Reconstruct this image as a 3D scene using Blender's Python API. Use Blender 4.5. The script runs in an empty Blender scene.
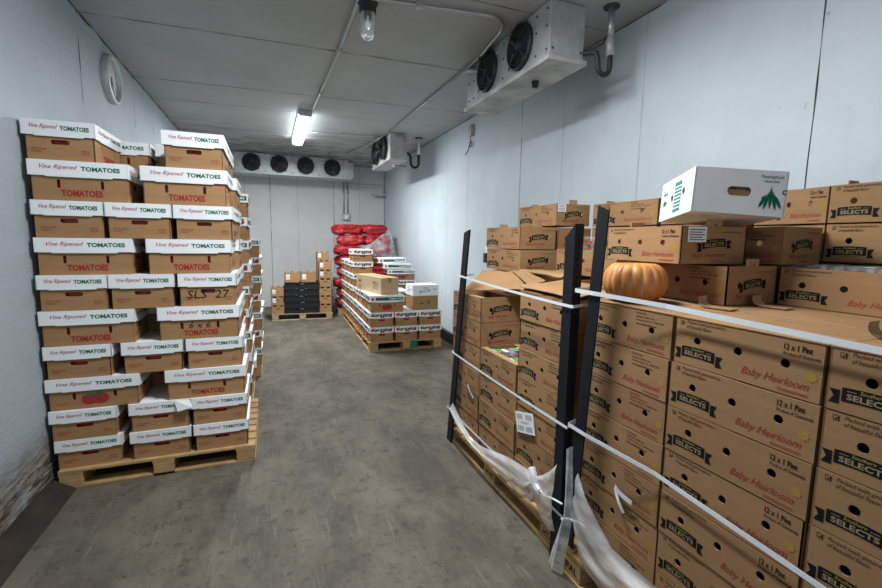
import bpy, math, random
from mathutils import Vector, Matrix, noise
random.seed(7)
SC = bpy.context.scene
COL = SC.collection
PI = math.pi
ORD = ['topmost', 'second from top', 'third from top', 'fourth from top', 'fifth from top', 'sixth from top',
       'seventh from top', 'eighth from top', 'ninth from top', 'tenth from top']

# ------------------------------------------------------------------ materials
def mat(name, col, rough=.7, metal=0.0, var=0.0, nscale=8.0, bump=0.0, bscale=60.0, stretch=(1, 1, 1),
        objvar=0.0, col2=None, spec=.5, emit=None, trans=0.0, alpha=1.0):
    m = bpy.data.materials.new(name); m.use_nodes = True
    nt = m.node_tree; N = nt.nodes; Lk = nt.links
    b = N['Principled BSDF']
    b.inputs['Roughness'].default_value = rough; b.inputs['Metallic'].default_value = metal
    b.inputs['Specular IOR Level'].default_value = spec
    b.inputs['Base Color'].default_value = (*col, 1)
    b.inputs['Transmission Weight'].default_value = trans
    b.inputs['Alpha'].default_value = alpha
    if emit:
        b.inputs['Emission Color'].default_value = (*emit[0], 1); b.inputs['Emission Strength'].default_value = emit[1]
    tc = N.new('ShaderNodeTexCoord'); mp = N.new('ShaderNodeMapping'); mp.inputs['Scale'].default_value = stretch
    Lk.new(tc.outputs['Object'], mp.inputs['Vector'])
    if var > 0 or col2:
        nz = N.new('ShaderNodeTexNoise'); nz.inputs['Scale'].default_value = nscale
        nz.inputs['Detail'].default_value = 5; nz.inputs['Roughness'].default_value = .6
        Lk.new(mp.outputs[0], nz.inputs['Vector'])
        rp = N.new('ShaderNodeValToRGB')
        c2 = col2 or tuple(c * (1 - var) for c in col)
        c1 = col if col2 else tuple(min(1, c * (1 + var)) for c in col)
        rp.color_ramp.elements[0].color = (*c2, 1); rp.color_ramp.elements[0].position = .3
        rp.color_ramp.elements[1].color = (*c1, 1); rp.color_ramp.elements[1].position = .7
        Lk.new(nz.outputs['Fac'], rp.inputs['Fac'])
        out = rp.outputs['Color']
        if objvar:
            oi = N.new('ShaderNodeObjectInfo'); hs = N.new('ShaderNodeHueSaturation')
            mr = N.new('ShaderNodeMapRange'); mr.inputs['To Min'].default_value = 1 - objvar; mr.inputs['To Max'].default_value = 1 + objvar
            Lk.new(oi.outputs['Random'], mr.inputs['Value']); Lk.new(mr.outputs[0], hs.inputs['Value'])
            Lk.new(out, hs.inputs['Color']); out = hs.outputs['Color']
        Lk.new(out, b.inputs['Base Color'])
    if bump > 0:
        n2 = N.new('ShaderNodeTexNoise'); n2.inputs['Scale'].default_value = bscale; n2.inputs['Detail'].default_value = 4
        Lk.new(mp.outputs[0], n2.inputs['Vector'])
        bp = N.new('ShaderNodeBump'); bp.inputs['Strength'].default_value = bump; bp.inputs['Distance'].default_value = .01
        Lk.new(n2.outputs['Fac'], bp.inputs['Height']); Lk.new(bp.outputs[0], b.inputs['Normal'])
    return m

M = {}
M['card'] = mat('cardboard', (.345, .196, .094), .85, var=.10, nscale=5, bump=.08, bscale=90, stretch=(1, 1, 6), objvar=.07, spec=.2)
M['card2'] = mat('cardboard_warm', (.375, .208, .098), .85, var=.08, nscale=5, bump=.08, bscale=90, stretch=(1, 1, 6), objvar=.06, spec=.2)
M['cardlight'] = mat('cardboard_light', (.52, .37, .21), .8, var=.05, nscale=5, spec=.2)
M['cardin'] = mat('cardboard_inner', (.40, .25, .125), .9, var=.08, nscale=6, spec=.2)
M['lid'] = mat('white_coated_board', (.86, .87, .88), .6, var=.03, nscale=9, spec=.3, objvar=.03)
M['black'] = mat('black_ink', (.011, .011, .011), .7, var=.2, nscale=40, spec=.12)
M['red'] = mat('red_ink', (.36, .035, .035), .75, var=.15, nscale=40, spec=.12)
M['pink'] = mat('crimson_ink', (.40, .025, .045), .7, var=.15, nscale=40, spec=.12)
M['green'] = mat('green_ink', (.012, .14, .075), .7, var=.15, nscale=40, spec=.12)
M['ochre'] = mat('ochre_ink', (.38, .225, .05), .75, var=.15, nscale=30, spec=.12)
M['tanink'] = mat('bare_board_letter', (.34, .27, .16), .8, var=.1, spec=.12)
M['yellowink'] = mat('yellow_ink', (.42, .33, .06), .8, var=.1, spec=.12)
M['grayink'] = mat('grey_ink', (.10, .12, .14), .8, var=.1, spec=.12)
M['tealink'] = mat('teal_ink', (.06, .22, .20), .8, var=.2, nscale=40, spec=.12)
M['wood'] = mat('pallet_wood', (.44, .28, .13), .8, var=.25, nscale=6, bump=.25, bscale=30, stretch=(1.5, 1.5, 8), objvar=.15, spec=.2)
M['woodg'] = mat('pallet_wood_grey', (.40, .30, .19), .85, var=.25, nscale=6, bump=.25, bscale=30, stretch=(1.5, 1.5, 8), objvar=.15, spec=.2)
M['postblk'] = mat('black_board', (.007, .010, .015), .55, var=.2, nscale=20, spec=.25)
M['strap'] = mat('white_strap', (.82, .86, .90), .45, var=.03, nscale=60)
M['tomato'] = mat('tomato_skin', (.45, .02, .012), .3, var=.2, nscale=6)
M['galv'] = mat('galvanised_metal', (.46, .47, .47), .5, .5, var=.2, nscale=7, bump=.05, bscale=20)
M['galvp'] = mat('stained_metal', (.46, .46, .44), .55, .3, var=.35, nscale=4, bump=.05, bscale=20)
M['galvd'] = mat('dull_metal', (.42, .42, .40), .6, .35, var=.3, nscale=9, bump=.05, bscale=20)
M['pipe'] = mat('conduit_metal', (.45, .46, .46), .4, .7, var=.1)
M['fanblk'] = mat('fan_black', (.012, .012, .013), .5, var=.3, nscale=20)
M['rubber'] = mat('black_rubber', (.02, .02, .02), .6, var=.2)
M['copper'] = mat('wire_dark', (.05, .03, .02), .5, var=.2)
M['crate'] = mat('black_crate_plastic', (.010, .011, .014), .45, var=.2)
M['clockw'] = mat('clock_face', (.52, .53, .53), .5, var=.03)
M['clockr'] = mat('clock_rim', (.55, .56, .57), .4, .3, var=.05)
M['housing'] = mat('fixture_housing', (.62, .62, .58), .6, var=.08)
M['lens'] = mat('lit_lens', (.9, .9, .9), .5, emit=((.90, .97, 1.0), 14.0))
M['glass'] = mat('jar_glass', (.9, .93, .95), .08, trans=.9)
M['stain'] = mat('grey_stain', (.32, .33, .33), .8, var=.2)
M['seam'] = mat('dark_seam', (.05, .05, .05), .9, var=.3, nscale=12)
M['seaml'] = mat('pale_seam', (.38, .41, .43), .9, var=.2, nscale=12)
M['grmtape'] = mat('green_tape', (.01, .16, .09), .5, var=.1)

def film_mat(name, col, a, rough=.25, sc=(14, 14, 14)):
    m = bpy.data.materials.new(name); m.use_nodes = True
    nt = m.node_tree; N = nt.nodes; Lk = nt.links; N.remove(N['Principled BSDF'])
    tc = N.new('ShaderNodeTexCoord'); mp = N.new('ShaderNodeMapping'); mp.inputs['Scale'].default_value = sc
    nz = N.new('ShaderNodeTexNoise'); nz.inputs['Scale'].default_value = 1; nz.inputs['Detail'].default_value = 6
    mr = N.new('ShaderNodeMapRange'); mr.inputs['From Min'].default_value = .35; mr.inputs['From Max'].default_value = .65
    mr.inputs['To Min'].default_value = max(0, a - .28); mr.inputs['To Max'].default_value = min(1, a + .25)
    Lk.new(tc.outputs['Object'], mp.inputs['Vector']); Lk.new(mp.outputs[0], nz.inputs['Vector']); Lk.new(nz.outputs['Fac'], mr.inputs['Value'])
    d = N.new('ShaderNodeBsdfDiffuse'); d.inputs['Color'].default_value = (*col, 1)
    t = N.new('ShaderNodeBsdfTranslucent'); t.inputs['Color'].default_value = (*col, 1)
    g = N.new('ShaderNodeBsdfGlossy'); g.inputs['Roughness'].default_value = rough; g.inputs['Color'].default_value = (1, 1, 1, 1)
    m1 = N.new('ShaderNodeMixShader'); m1.inputs[0].default_value = .35; Lk.new(d.outputs[0], m1.inputs[1]); Lk.new(t.outputs[0], m1.inputs[2])
    m2 = N.new('ShaderNodeMixShader'); m2.inputs[0].default_value = .10; Lk.new(m1.outputs[0], m2.inputs[1]); Lk.new(g.outputs[0], m2.inputs[2])
    tr = N.new('ShaderNodeBsdfTransparent'); m3 = N.new('ShaderNodeMixShader')
    Lk.new(mr.outputs[0], m3.inputs[0]); Lk.new(tr.outputs[0], m3.inputs[1]); Lk.new(m2.outputs[0], m3.inputs[2])
    Lk.new(m3.outputs[0], N['Material Output'].inputs['Surface'])
    return m
M['film'] = film_mat('stretch_film', (.95, .96, .98), .68, .25, (22, 3.0, 18))
M['filmthin'] = film_mat('thin_plastic_film', (.86, .86, .88), .36, .2, (6, 6, 6))
M['clear'] = film_mat('clear_plastic', (.8, .82, .84), .25, .12)

def pumpkin_mat():
    m = mat('pumpkin_skin', (.62, .225, .04), .5, var=.3, nscale=11)
    nt = m.node_tree; N = nt.nodes; b = N['Principled BSDF']; src = b.inputs['Base Color'].links[0].from_socket
    at = N.new('ShaderNodeAttribute'); at.attribute_name = 'groove'
    nz = N.new('ShaderNodeTexNoise'); nz.inputs['Scale'].default_value = 16; nz.inputs['Detail'].default_value = 5
    ml = N.new('ShaderNodeMath'); ml.operation = 'MULTIPLY'
    nt.links.new(at.outputs['Fac'], ml.inputs[0])
    mr = N.new('ShaderNodeMapRange'); mr.inputs['From Min'].default_value = .38; mr.inputs['From Max'].default_value = .75
    tc = N.new('ShaderNodeTexCoord'); nt.links.new(tc.outputs['Object'], nz.inputs['Vector'])
    nt.links.new(nz.outputs['Fac'], mr.inputs['Value']); nt.links.new(mr.outputs[0], ml.inputs[1])
    mx = N.new('ShaderNodeMix'); mx.data_type = 'RGBA'
    nt.links.new(ml.outputs[0], mx.inputs['Factor']); nt.links.new(src, mx.inputs['A']); mx.inputs['B'].default_value = (.64, .50, .36, 1)
    nt.links.new(mx.outputs['Result'], b.inputs['Base Color'])
    return m
M['pumpkin'] = pumpkin_mat()

def onion_mat():
    m = mat('red_net_bag', (.40, .010, .016), .5, var=.3, nscale=7)
    nt = m.node_tree; N = nt.nodes; b = N['Principled BSDF']; src = b.inputs['Base Color'].links[0].from_socket
    v = N.new('ShaderNodeTexVoronoi'); v.inputs['Scale'].default_value = 11
    tc = N.new('ShaderNodeTexCoord'); nt.links.new(tc.outputs['Object'], v.inputs['Vector'])
    rp = N.new('ShaderNodeValToRGB')
    rp.color_ramp.elements[0].position = .0; rp.color_ramp.elements[0].color = (.52, .07, .045, 1)
    rp.color_ramp.elements[1].position = .45; rp.color_ramp.elements[1].color = (.24, .004, .010, 1)
    nt.links.new(v.outputs['Distance'], rp.inputs['Fac'])
    mx = N.new('ShaderNodeMix'); mx.data_type = 'RGBA'; mx.inputs['Factor'].default_value = .55
    nt.links.new(src, mx.inputs['A']); nt.links.new(rp.outputs[0], mx.inputs['B'])
    nt.links.new(mx.outputs['Result'], b.inputs['Base Color'])
    return m
M['net'] = onion_mat()

def room_mat(name, base, kind):
    m = bpy.data.materials.new(name); m.use_nodes = True
    nt = m.node_tree; N = nt.nodes; Lk = nt.links; b = N['Principled BSDF']
    b.inputs['Roughness'].default_value = .55 if kind != 'floor' else .5
    b.inputs['Specular IOR Level'].default_value = .35 if kind != 'floor' else .22
    tc = N.new('ShaderNodeTexCoord')
    def noisef(scale, det=6, st=(1, 1, 1), rough=.6):
        mp = N.new('ShaderNodeMapping'); mp.inputs['Scale'].default_value = st
        Lk.new(tc.outputs['Object'], mp.inputs['Vector'])
        n = N.new('ShaderNodeTexNoise'); n.inputs['Scale'].default_value = scale; n.inputs['Detail'].default_value = det; n.inputs['Roughness'].default_value = rough
        Lk.new(mp.outputs[0], n.inputs['Vector']); return n.outputs['Fac']
    def ramp(f, p0, p1, c0=0, c1=1):
        r = N.new('ShaderNodeMapRange'); r.inputs['From Min'].default_value = p0; r.inputs['From Max'].default_value = p1
        r.inputs['To Min'].default_value = c0; r.inputs['To Max'].default_value = c1
        Lk.new(f, r.inputs['Value']); return r.outputs[0]
    def mul(a, c):
        r = N.new('ShaderNodeMath'); r.operation = 'MULTIPLY'; Lk.new(a, r.inputs[0])
        if isinstance(c, float): r.inputs[1].default_value = c
        else: Lk.new(c, r.inputs[1])
        return r.outputs[0]
    def mix(f, A, B):
        x = N.new('ShaderNodeMix'); x.data_type = 'RGBA'; Lk.new(f, x.inputs['Factor'])
        for k, s in (('A', A), ('B', B)):
            if isinstance(s, tuple): x.inputs[k].default_value = (*s, 1)
            else: Lk.new(s, x.inputs[k])
        return x.outputs['Result']
    sx = N.new('ShaderNodeSeparateXYZ'); Lk.new(tc.outputs['Object'], sx.inputs[0])
    dark = tuple(c * .86 for c in base)
    c = mix(ramp(noisef(1.1), .35, .65), dark, base)
    hb = noisef(70, 3)
    if kind == 'floor':
        c = mix(ramp(noisef(2.6, 8, (1, .5, 1), .7), .40, .62), c, tuple(x * 1.75 for x in base))
        c = mix(ramp(noisef(9, 8, (1, 1, 1), .75), .54, .66), c, tuple(x * .68 for x in base))
        c = mix(mul(ramp(noisef(34, 5), .60, .68), .7), c, tuple(x * .55 for x in base))
        c = mix(mul(ramp(noisef(5, 8, (6, .6, 1), .7), .57, .66), .6), c, tuple(x * 2.1 for x in base))
        Lk.new(ramp(noisef(6), .3, .7, .55, .8), b.inputs['Roughness'])
    elif kind == 'ceiling':
        g = mul(ramp(noisef(3.2, 9, (.8, 2.2, 1), .75), .44, .60), ramp(sx.outputs['Y'], 6.6, 9.2))
        c = mix(g, c, (.07, .065, .055))
        c = mix(mul(ramp(noisef(11, 6, (1, 2, 1), .7), .60, .68), .5), c, tuple(x * .6 for x in base))
    elif kind == 'wall_left':
        z = ramp(sx.outputs['Z'], .46, .20)
        g = mul(z, ramp(noisef(5, 9, (1, .9, 5), .75), .36, .46))
        p = mix(ramp(noisef(7, 6, (1, 1, 7), .7), .42, .58), (.07, .045, .025), (.27, .25, .22))
        c = mix(g, c, p)
        c = mix(mul(ramp(noisef(5, 8, (1, 1, .8), .75), .58, .66), .45), c, tuple(x * .72 for x in base))
        hb = noisef(16, 8, (1, 1, 1.5), .7)
    elif kind == 'wall_right':
        c = mix(mul(ramp(noisef(4, 8, (1, 2.0, .5), .7), .57, .68), .25), c, tuple(x * .7 for x in base))
        c = mix(mul(ramp(noisef(17, 6), .68, .72), .5), c, (.25, .25, .24))
        hb = noisef(22, 6)
    Lk.new(c, b.inputs['Base Color'])
    bp = N.new('ShaderNodeBump'); bp.inputs['Strength'].default_value = .35 if kind == 'wall_left' else .15
    bp.inputs['Distance'].default_value = .02 if kind == 'wall_left' else .008
    Lk.new(hb, bp.inputs['Height']); Lk.new(bp.outputs[0], b.inputs['Normal'])
    return m
M['floor'] = room_mat('concrete_floor', (.094, .082, .063), 'floor')
M['ceil'] = room_mat('painted_ceiling_panel', (.42, .43, .42), 'ceiling')
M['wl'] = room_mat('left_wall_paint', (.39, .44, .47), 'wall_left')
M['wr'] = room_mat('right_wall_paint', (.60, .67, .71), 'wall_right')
M['wb'] = room_mat('back_wall_panel', (.70, .70, .685), 'wall_back')
M['curb'] = mat('dirty_curb', (.026, .018, .012), .85, var=.45, nscale=9, bump=.3, bscale=25)

# ------------------------------------------------------------------ mesh builder
_txt = {}
def text_geo(s, shear=0.0, bold=0.0, res=2):
    k = (s, shear, bold, res)
    if k not in _txt:
        cu = bpy.data.curves.new('lettering', 'FONT'); cu.body = s; cu.size = 1.0; cu.shear = shear; cu.offset = bold
        cu.resolution_u = res; cu.fill_mode = 'FRONT'
        o = bpy.data.objects.new('lettering', cu); COL.objects.link(o)
        dg = bpy.context.evaluated_depsgraph_get(); me = bpy.data.meshes.new_from_object(o.evaluated_get(dg))
        vs = [tuple(v.co) for v in me.vertices]; fs = [tuple(p.vertices) for p in me.polygons]
        bpy.data.objects.remove(o); bpy.data.curves.remove(cu); bpy.data.meshes.remove(me)
        xs = [v[0] for v in vs]; ys = [v[1] for v in vs]
        _txt[k] = (vs, fs, min(xs), max(xs), min(ys), max(ys))
    return _txt[k]

_pan = {}
def panel_geo(outer, holes, t):
    k = (tuple(outer), tuple(tuple(h) for h in holes), t)
    if k not in _pan:
        cu = bpy.data.curves.new('panel', 'CURVE'); cu.dimensions = '2D'; cu.fill_mode = 'BOTH'; cu.extrude = t / 2
        for pts in [outer] + list(holes):
            sp = cu.splines.new('POLY'); sp.points.add(len(pts) - 1); sp.use_cyclic_u = True
            for p, q in zip(sp.points, pts): p.co = (q[0], q[1], 0, 1)
        o = bpy.data.objects.new('panel', cu); COL.objects.link(o)
        dg = bpy.context.evaluated_depsgraph_get(); me = bpy.data.meshes.new_from_object(o.evaluated_get(dg))
        r = ([tuple(v.co) for v in me.vertices], [tuple(p.vertices) for p in me.polygons])
        bpy.data.objects.remove(o); bpy.data.curves.remove(cu); bpy.data.meshes.remove(me)
        _pan[k] = r
    return _pan[k]

def frame(o, u, v):
    o, u, v = Vector(o), Vector(u).normalized(), Vector(v).normalized(); n = u.cross(v)
    return Matrix(((u.x, v.x, n.x, o.x), (u.y, v.y, n.y, o.y), (u.z, v.z, n.z, o.z), (0, 0, 0, 1)))
def T(x, y, z): return Matrix.Translation((x, y, z))
def R(a, ax): return Matrix.Rotation(math.radians(a), 4, ax)
def ell(cx, cy, rx, ry, n=16): return [(cx + rx * math.cos(2 * PI * i / n), cy + ry * math.sin(2 * PI * i / n)) for i in range(n)]
def slot(cx, cy, w, h, n=6):
    r = min(w, h) / 2; pts = []
    for (sx, sy, a0) in ((1, 1, 0), (-1, 1, 90), (-1, -1, 180), (1, -1, 270)):
        for i in range(n + 1):
            a = math.radians(a0 + 90 * i / n); pts.append((cx + sx * (w / 2 - r) + r * math.cos(a), cy + sy * (h / 2 - r) + r * math.sin(a)))
    return pts

class MB:
    def __init__(s): s.v = []; s.f = []; s.m = []; s.mats = []; s.sm = []
    def mi(s, name):
        if name not in s.mats: s.mats.append(name)
        return s.mats.index(name)
    def add(s, vs, fs, m, mx=None, smooth=False):
        o = len(s.v); k = s.mi(m)
        s.v += [tuple(mx @ Vector(q)) if mx is not None else tuple(q) for q in vs]
        for f in fs: s.f.append(tuple(o + i for i in f)); s.m.append(k); s.sm.append(smooth)
    def box(s, x0, x1, y0, y1, z0, z1, m, mx=None):
        s.add([(x0, y0, z0), (x1, y0, z0), (x1, y1, z0), (x0, y1, z0), (x0, y0, z1), (x1, y0, z1), (x1, y1, z1), (x0, y1, z1)],
              [(3, 2, 1, 0), (4, 5, 6, 7), (0, 1, 5, 4), (1, 2, 6, 5), (2, 3, 7, 6), (3, 0, 4, 7)], m, mx)
    def frus(s, a, b, z0, z1, m, mx=None, open_bottom=False):   # a, b: half sizes at z0 and z1
        v = []
        for (hx, hy), z in ((a, z0), (b, z1)): v += [(-hx, -hy, z), (hx, -hy, z), (hx, hy, z), (-hx, hy, z)]
        fs = [(4, 5, 6, 7), (0, 1, 5, 4), (1, 2, 6, 5), (2, 3, 7, 6), (3, 0, 4, 7)]
        if not open_bottom: fs.append((3, 2, 1, 0))
        s.add(v, fs, m, mx)
    def poly(s, pts, m, mx=None, off=.0007): s.add([(p[0], p[1], off) for p in pts], [tuple(range(len(pts)))], m, mx)
    def panel(s, outer, holes, t, m, mx): vs, fs = panel_geo(outer, holes, t); s.add(vs, fs, m, mx @ T(0, 0, -t / 2))
    def text(s, st, u, v, m, mx, width=None, height=None, shear=0.0, bold=0.0, rot=0.0, off=.0008, res=2):
        vs, fs, x0, x1, y0, y1 = text_geo(st, shear, bold, res)
        sx = width / (x1 - x0) if width else None; sy = height / (y1 - y0) if height else None
        sx = sx or sy; sy = sy or sx
        s.add([((q[0] - x0) * sx, (q[1] - y0) * sy, off) for q in vs], fs, m, mx @ T(u, v, 0) @ R(rot, 'Z'))
    def tube(s, pts, r, m, n=8, mx=None, cap=True):
        pts = [Vector(p) for p in pts]; rings = []; up = None
        for i, p in enumerate(pts):
            d = (pts[min(i + 1, len(pts) - 1)] - pts[max(i - 1, 0)]).normalized()
            if up is None: up = Vector((0, 0, 1)) if abs(d.z) < .9 else Vector((1, 0, 0))
            a = d.cross(up).normalized(); b = a.cross(d).normalized(); up = b
            rings.append([p + (a * math.cos(2 * PI * k / n) + b * math.sin(2 * PI * k / n)) * r for k in range(n)])
        vs = [tuple(q) for rg in rings for q in rg]; fs = []
        for i in range(len(pts) - 1):
            for k in range(n):
                fs.append((i * n + k, (i + 1) * n + k, (i + 1) * n + (k + 1) % n, i * n + (k + 1) % n))
        if cap: fs += [tuple(range(n)), tuple(reversed(range((len(pts) - 1) * n, len(pts) * n)))]
        s.add(vs, fs, m, mx, smooth=True)
    def lathe(s, prof, m, n=20, mx=None, smooth=True):
        vs = []; fs = []
        for r, z in prof: vs += [(r * math.cos(2 * PI * k / n), r * math.sin(2 * PI * k / n), z) for k in range(n)]
        for i in range(len(prof) - 1):
            for k in range(n): fs.append((i * n + k, i * n + (k + 1) % n, (i + 1) * n + (k + 1) % n, (i + 1) * n + k))
        s.add(vs, fs, m, mx, smooth)
    def sphere(s, c, r, m, n=10, sq=1.0):
        prof = [(max(1e-4, r * math.sin(PI * i / 6)), -r * sq * math.cos(PI * i / 6)) for i in range(7)]
        s.lathe(prof, m, n, T(*c))
    def grid(s, P, m, mx=None, smooth=True):
        nu, nv = len(P), len(P[0]); vs = [tuple(q) for row in P for q in row]; fs = []
        for i in range(nu - 1):
            for j in range(nv - 1): fs.append((i * nv + j, (i + 1) * nv + j, (i + 1) * nv + j + 1, i * nv + j + 1))
        s.add(vs, fs, m, mx, smooth)
    def mesh(s, name):
        me = bpy.data.meshes.new(name); me.from_pydata(s.v, [], s.f)
        for k in s.mats: me.materials.append(M[k])
        me.polygons.foreach_set('material_index', s.m); me.polygons.foreach_set('use_smooth', s.sm); me.update()
        return me
    def build(s, name, parent=None, bevel=0.0):
        return link(name, s.mesh(name), parent, bevel)

def link(name, me, parent=None, bevel=0.0, mx=None):
    o = bpy.data.objects.new(name, me); COL.objects.link(o)
    if parent is not None: o.parent = parent
    if mx is not None: o.matrix_local = mx
    if bevel:
        b = o.modifiers.new('bevel', 'BEVEL'); b.width = bevel; b.segments = 2; b.limit_method = 'ANGLE'; b.angle_limit = math.radians(50)
    return o
def tag(o, label=None, cat=None, group=None, kind=None):
    if label: o['label'] = label
    if cat: o['category'] = cat
    if group: o['group'] = group
    if kind: o['kind'] = kind
    return o
def thing(name, loc, label, cat, group=None, rz=0.0, scale=(1, 1, 1)):
    o = bpy.data.objects.new(name, None); COL.objects.link(o); o.empty_display_size = .05
    o.location = loc; o.rotation_euler = (0, 0, math.radians(rz)); o.scale = scale
    return tag(o, label, cat, group)

# ------------------------------------------------------------------ camera
YAW, PITCH, ROLL, FPX, CH = 0.371810136656562, 0.12208173199757362, 0.015068609579719467, 439.3143523293144, 1.5
fw = Vector((math.sin(YAW) * math.cos(PITCH), math.cos(YAW) * math.cos(PITCH), -math.sin(PITCH)))
rt = Vector((math.cos(YAW), -math.sin(YAW), 0)); up = rt.cross(fw)
r2 = rt * math.cos(ROLL) + up * math.sin(ROLL); u2 = up * math.cos(ROLL) - rt * math.sin(ROLL)
cam = bpy.data.cameras.new('camera'); co = bpy.data.objects.new('camera', cam); COL.objects.link(co)
co.matrix_world = Matrix(((r2.x, u2.x, -fw.x, 0), (r2.y, u2.y, -fw.y, 0), (r2.z, u2.z, -fw.z, CH), (0, 0, 0, 1)))
cam.sensor_width = 36; cam.sensor_fit = 'HORIZONTAL'; cam.lens = FPX / 882 * 36; cam.clip_start = .05; cam.clip_end = 100
SC.camera = co

# ------------------------------------------------------------------ room
XL, XR, YB, YF, ZC = -1.245, 2.53, 10.2, -1.6, 3.11
def struct(name, mb): return tag(mb.build(name), kind='structure')
m = MB(); m.box(XL - .2, XR + .2, YF, YB + .2, -.1, 0, 'floor'); struct('floor', m)
def crack(m, pts, w, n, off, mt, jit=.6):
    # a thin irregular joint line lying on a surface with normal n
    n = Vector(n); P = []
    a, b = Vector(pts[0]), Vector(pts[1]); d = (b - a).normalized(); s = d.cross(n)
    L = (b - a).length; k = max(4, int(L / .07))
    seed = random.random() * 50
    for i in range(k + 1):
        p = a + (b - a) * i / k
        ww = w * max(.12, (1 - jit) + jit * 1.9 * (noise.noise(Vector((i * .35 + seed, 0, 0))) + .25))
        wob = noise.noise(Vector((i * .2 + seed, 3, 0))) * .004
        P.append((tuple(p + s * (wob - ww) + n * off), tuple(p + s * (wob + ww) + n * off)))
    m.grid(P, mt, smooth=False)
m = MB(); m.box(XL - .2, XR + .2, YF, YB + .2, ZC, ZC + .15, 'ceil')
for y0, y1, w in ((1.6, 1.55, .004), (2.88, 2.9, .004), (4.15, 4.03, .006), (5.53, 5.3, .006), (6.25, 6.1, .005), (7.55, 7.4, .008), (8.7, 8.6, .006)):
    crack(m, ((XL, y0, ZC), (XR, y1, ZC)), w, (0, 0, -1), .0015, 'seam')
struct('ceiling', m)
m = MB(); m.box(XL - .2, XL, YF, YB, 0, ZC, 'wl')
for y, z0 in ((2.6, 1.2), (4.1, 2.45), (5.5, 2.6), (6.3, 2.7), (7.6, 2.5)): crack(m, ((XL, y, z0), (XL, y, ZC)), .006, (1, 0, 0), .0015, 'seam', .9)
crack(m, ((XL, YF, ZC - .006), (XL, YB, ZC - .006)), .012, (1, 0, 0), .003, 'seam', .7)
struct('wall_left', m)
m = MB(); m.box(XR, XR + .2, YF, YB, 0, ZC, 'wr')
for y in (1.45, 2.56, 3.48, 4.2, 5.55, 6.3, 7.7): crack(m, ((XR, y, .4), (XR, y, ZC)), .0035, (-1, 0, 0), .0015, 'seam' if y in (1.45, 4.2) else 'seaml', .5)
crack(m, ((XR, YF, ZC - .004), (XR, YB, ZC - .004)), .006, (-1, 0, 0), .003, 'seam', .8)
struct('wall_right', m)
m = MB(); m.box(XL, XR, YB, YB + .2, 0, ZC, 'wb')
for x in (-.45, .045, .6, 1.37, 1.95): crack(m, ((x, YB, 0), (x, YB, ZC)), .005, (0, -1, 0), .0015, 'seam' if x in (.045, 1.37) else 'seaml', .4)
crack(m, ((XR - .006, YB, 0), (XR - .006, YB, ZC)), .006, (0, -1, 0), .003, 'seam', .4)
struct('wall_back', m)
def curb(x_wall, sgn, w, h, name):
    m = MB(); P = []
    for i in range(60):
        y = YF + (YB - YF) * i / 59
        j = noise.noise(Vector((y * 2.3, sgn, 0))) * .012
        P.append(((x_wall - sgn * .01, y, h), (x_wall + sgn * w * .22, y, h), (x_wall + sgn * w * .5, y, h * .7 + j * .5), (x_wall + sgn * (w + j), y, .002 - .004)))
    m.grid(P, 'curb'); struct(name, m)
curb(XL, 1, .135, .06, 'baseboard_left'); curb(XR, -1, .12, .09, 'baseboard_right')

# ------------------------------------------------------------------ pallets
PAL = {}
def pallet(x0, x1, y0, y1, h, label, rz=0.0, wood='wood', n=7, mark=False, gtape=False):
    t = thing('wooden_pallet', (x0, y0, 0), label, 'pallet', 'wooden pallets on the floor', rz)
    W, D = x1 - x0, y1 - y0; tb = .016; hb = h - 2 * tb - .018
    for i in range(3):
        x = (W - .12) * i / 2
        m = MB(); m.box(x, x + .12, 0, D, .001, tb, wood); m.build('bottom_board', t, .002)
        m = MB(); m.box(x, x + .12, 0, D, tb + hb, tb + hb + .018, wood); m.build('stringer_board', t, .002)
        for j in range(3):
            y = (D - .14) * j / 2
            m = MB(); m.box(x + .004, x + .116, y, y + .14, tb, tb + hb, wood)
            if mark and i == 0:
                fr = frame((x + .004, y + .14, tb), (0, -1, 0), (0, 0, 1))
                m.text(['HT-51', '44-00', 'EPAL'][j], .02, .025, 'black', fr, width=.10, height=.035, bold=.02)
            m.build('block', t, .003)
    for y in (0, D - .10):
        m = MB(); m.box(.12, W - .12, y, y + .10, .001, tb, wood); m.build('bottom_board', t, .002)
    s = (D - .09 * n) / (n - 1)
    for i in range(n):
        y = i * (.09 + s) if n > 1 else 0
        m = MB(); m.box(0, W, y, y + .09, h - tb, h, wood); m.build('deck_board', t, .002)
    if gtape:
        m = MB(); m.box(W * .55, W * .65, -.002, 0, .02, h + .0, 'grmtape'); m.build('tape', t)
    return t

pallet(-1.20, -.13, 3.07, 4.0, .115, 'wooden pallet under the tall stack of white lidded cartons on the left', n=8)
pallet(-1.20, -.18, 4.06, 4.98, .115, 'wooden pallet behind the first one along the left wall', n=6)
pallet(-1.15, -.12, 5.03, 6.0, .115, 'wooden pallet farthest along the left wall', n=6)
pallet(1.205, 2.40, .19, 1.535, .150, 'wooden pallet under the brown boxes nearest the camera at right', n=9, mark=True)
pallet(1.235, 2.40, 1.60, 3.00, .125, 'wooden pallet under the brown boxes left of the two black posts', n=9, mark=True)
PBX, PBY, PBR = 1.20, 5.665, -1.5
def pb(u, v):
    a = math.radians(PBR); return (PBX + u * math.cos(a) - v * math.sin(a), PBY + u * math.sin(a) + v * math.cos(a))
pallet(PBX, PBX + 1.02, PBY, PBY + 1.22, .13, 'wooden pallet with green tape on its front under red printed cartons', PBR, 'wood', 7, gtape=True)
x, y = pb(0, 1.27); pallet(x, x + 1.02, y, y + 1.65, .13, 'wooden pallet behind the green taped one by right wall', PBR, 'wood', 6)
pallet(0.0, 1.07, 8.38, 9.22, .125, 'pale wooden pallet under black plastic crates at the back wall', -3, 'woodg', 6)
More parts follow.
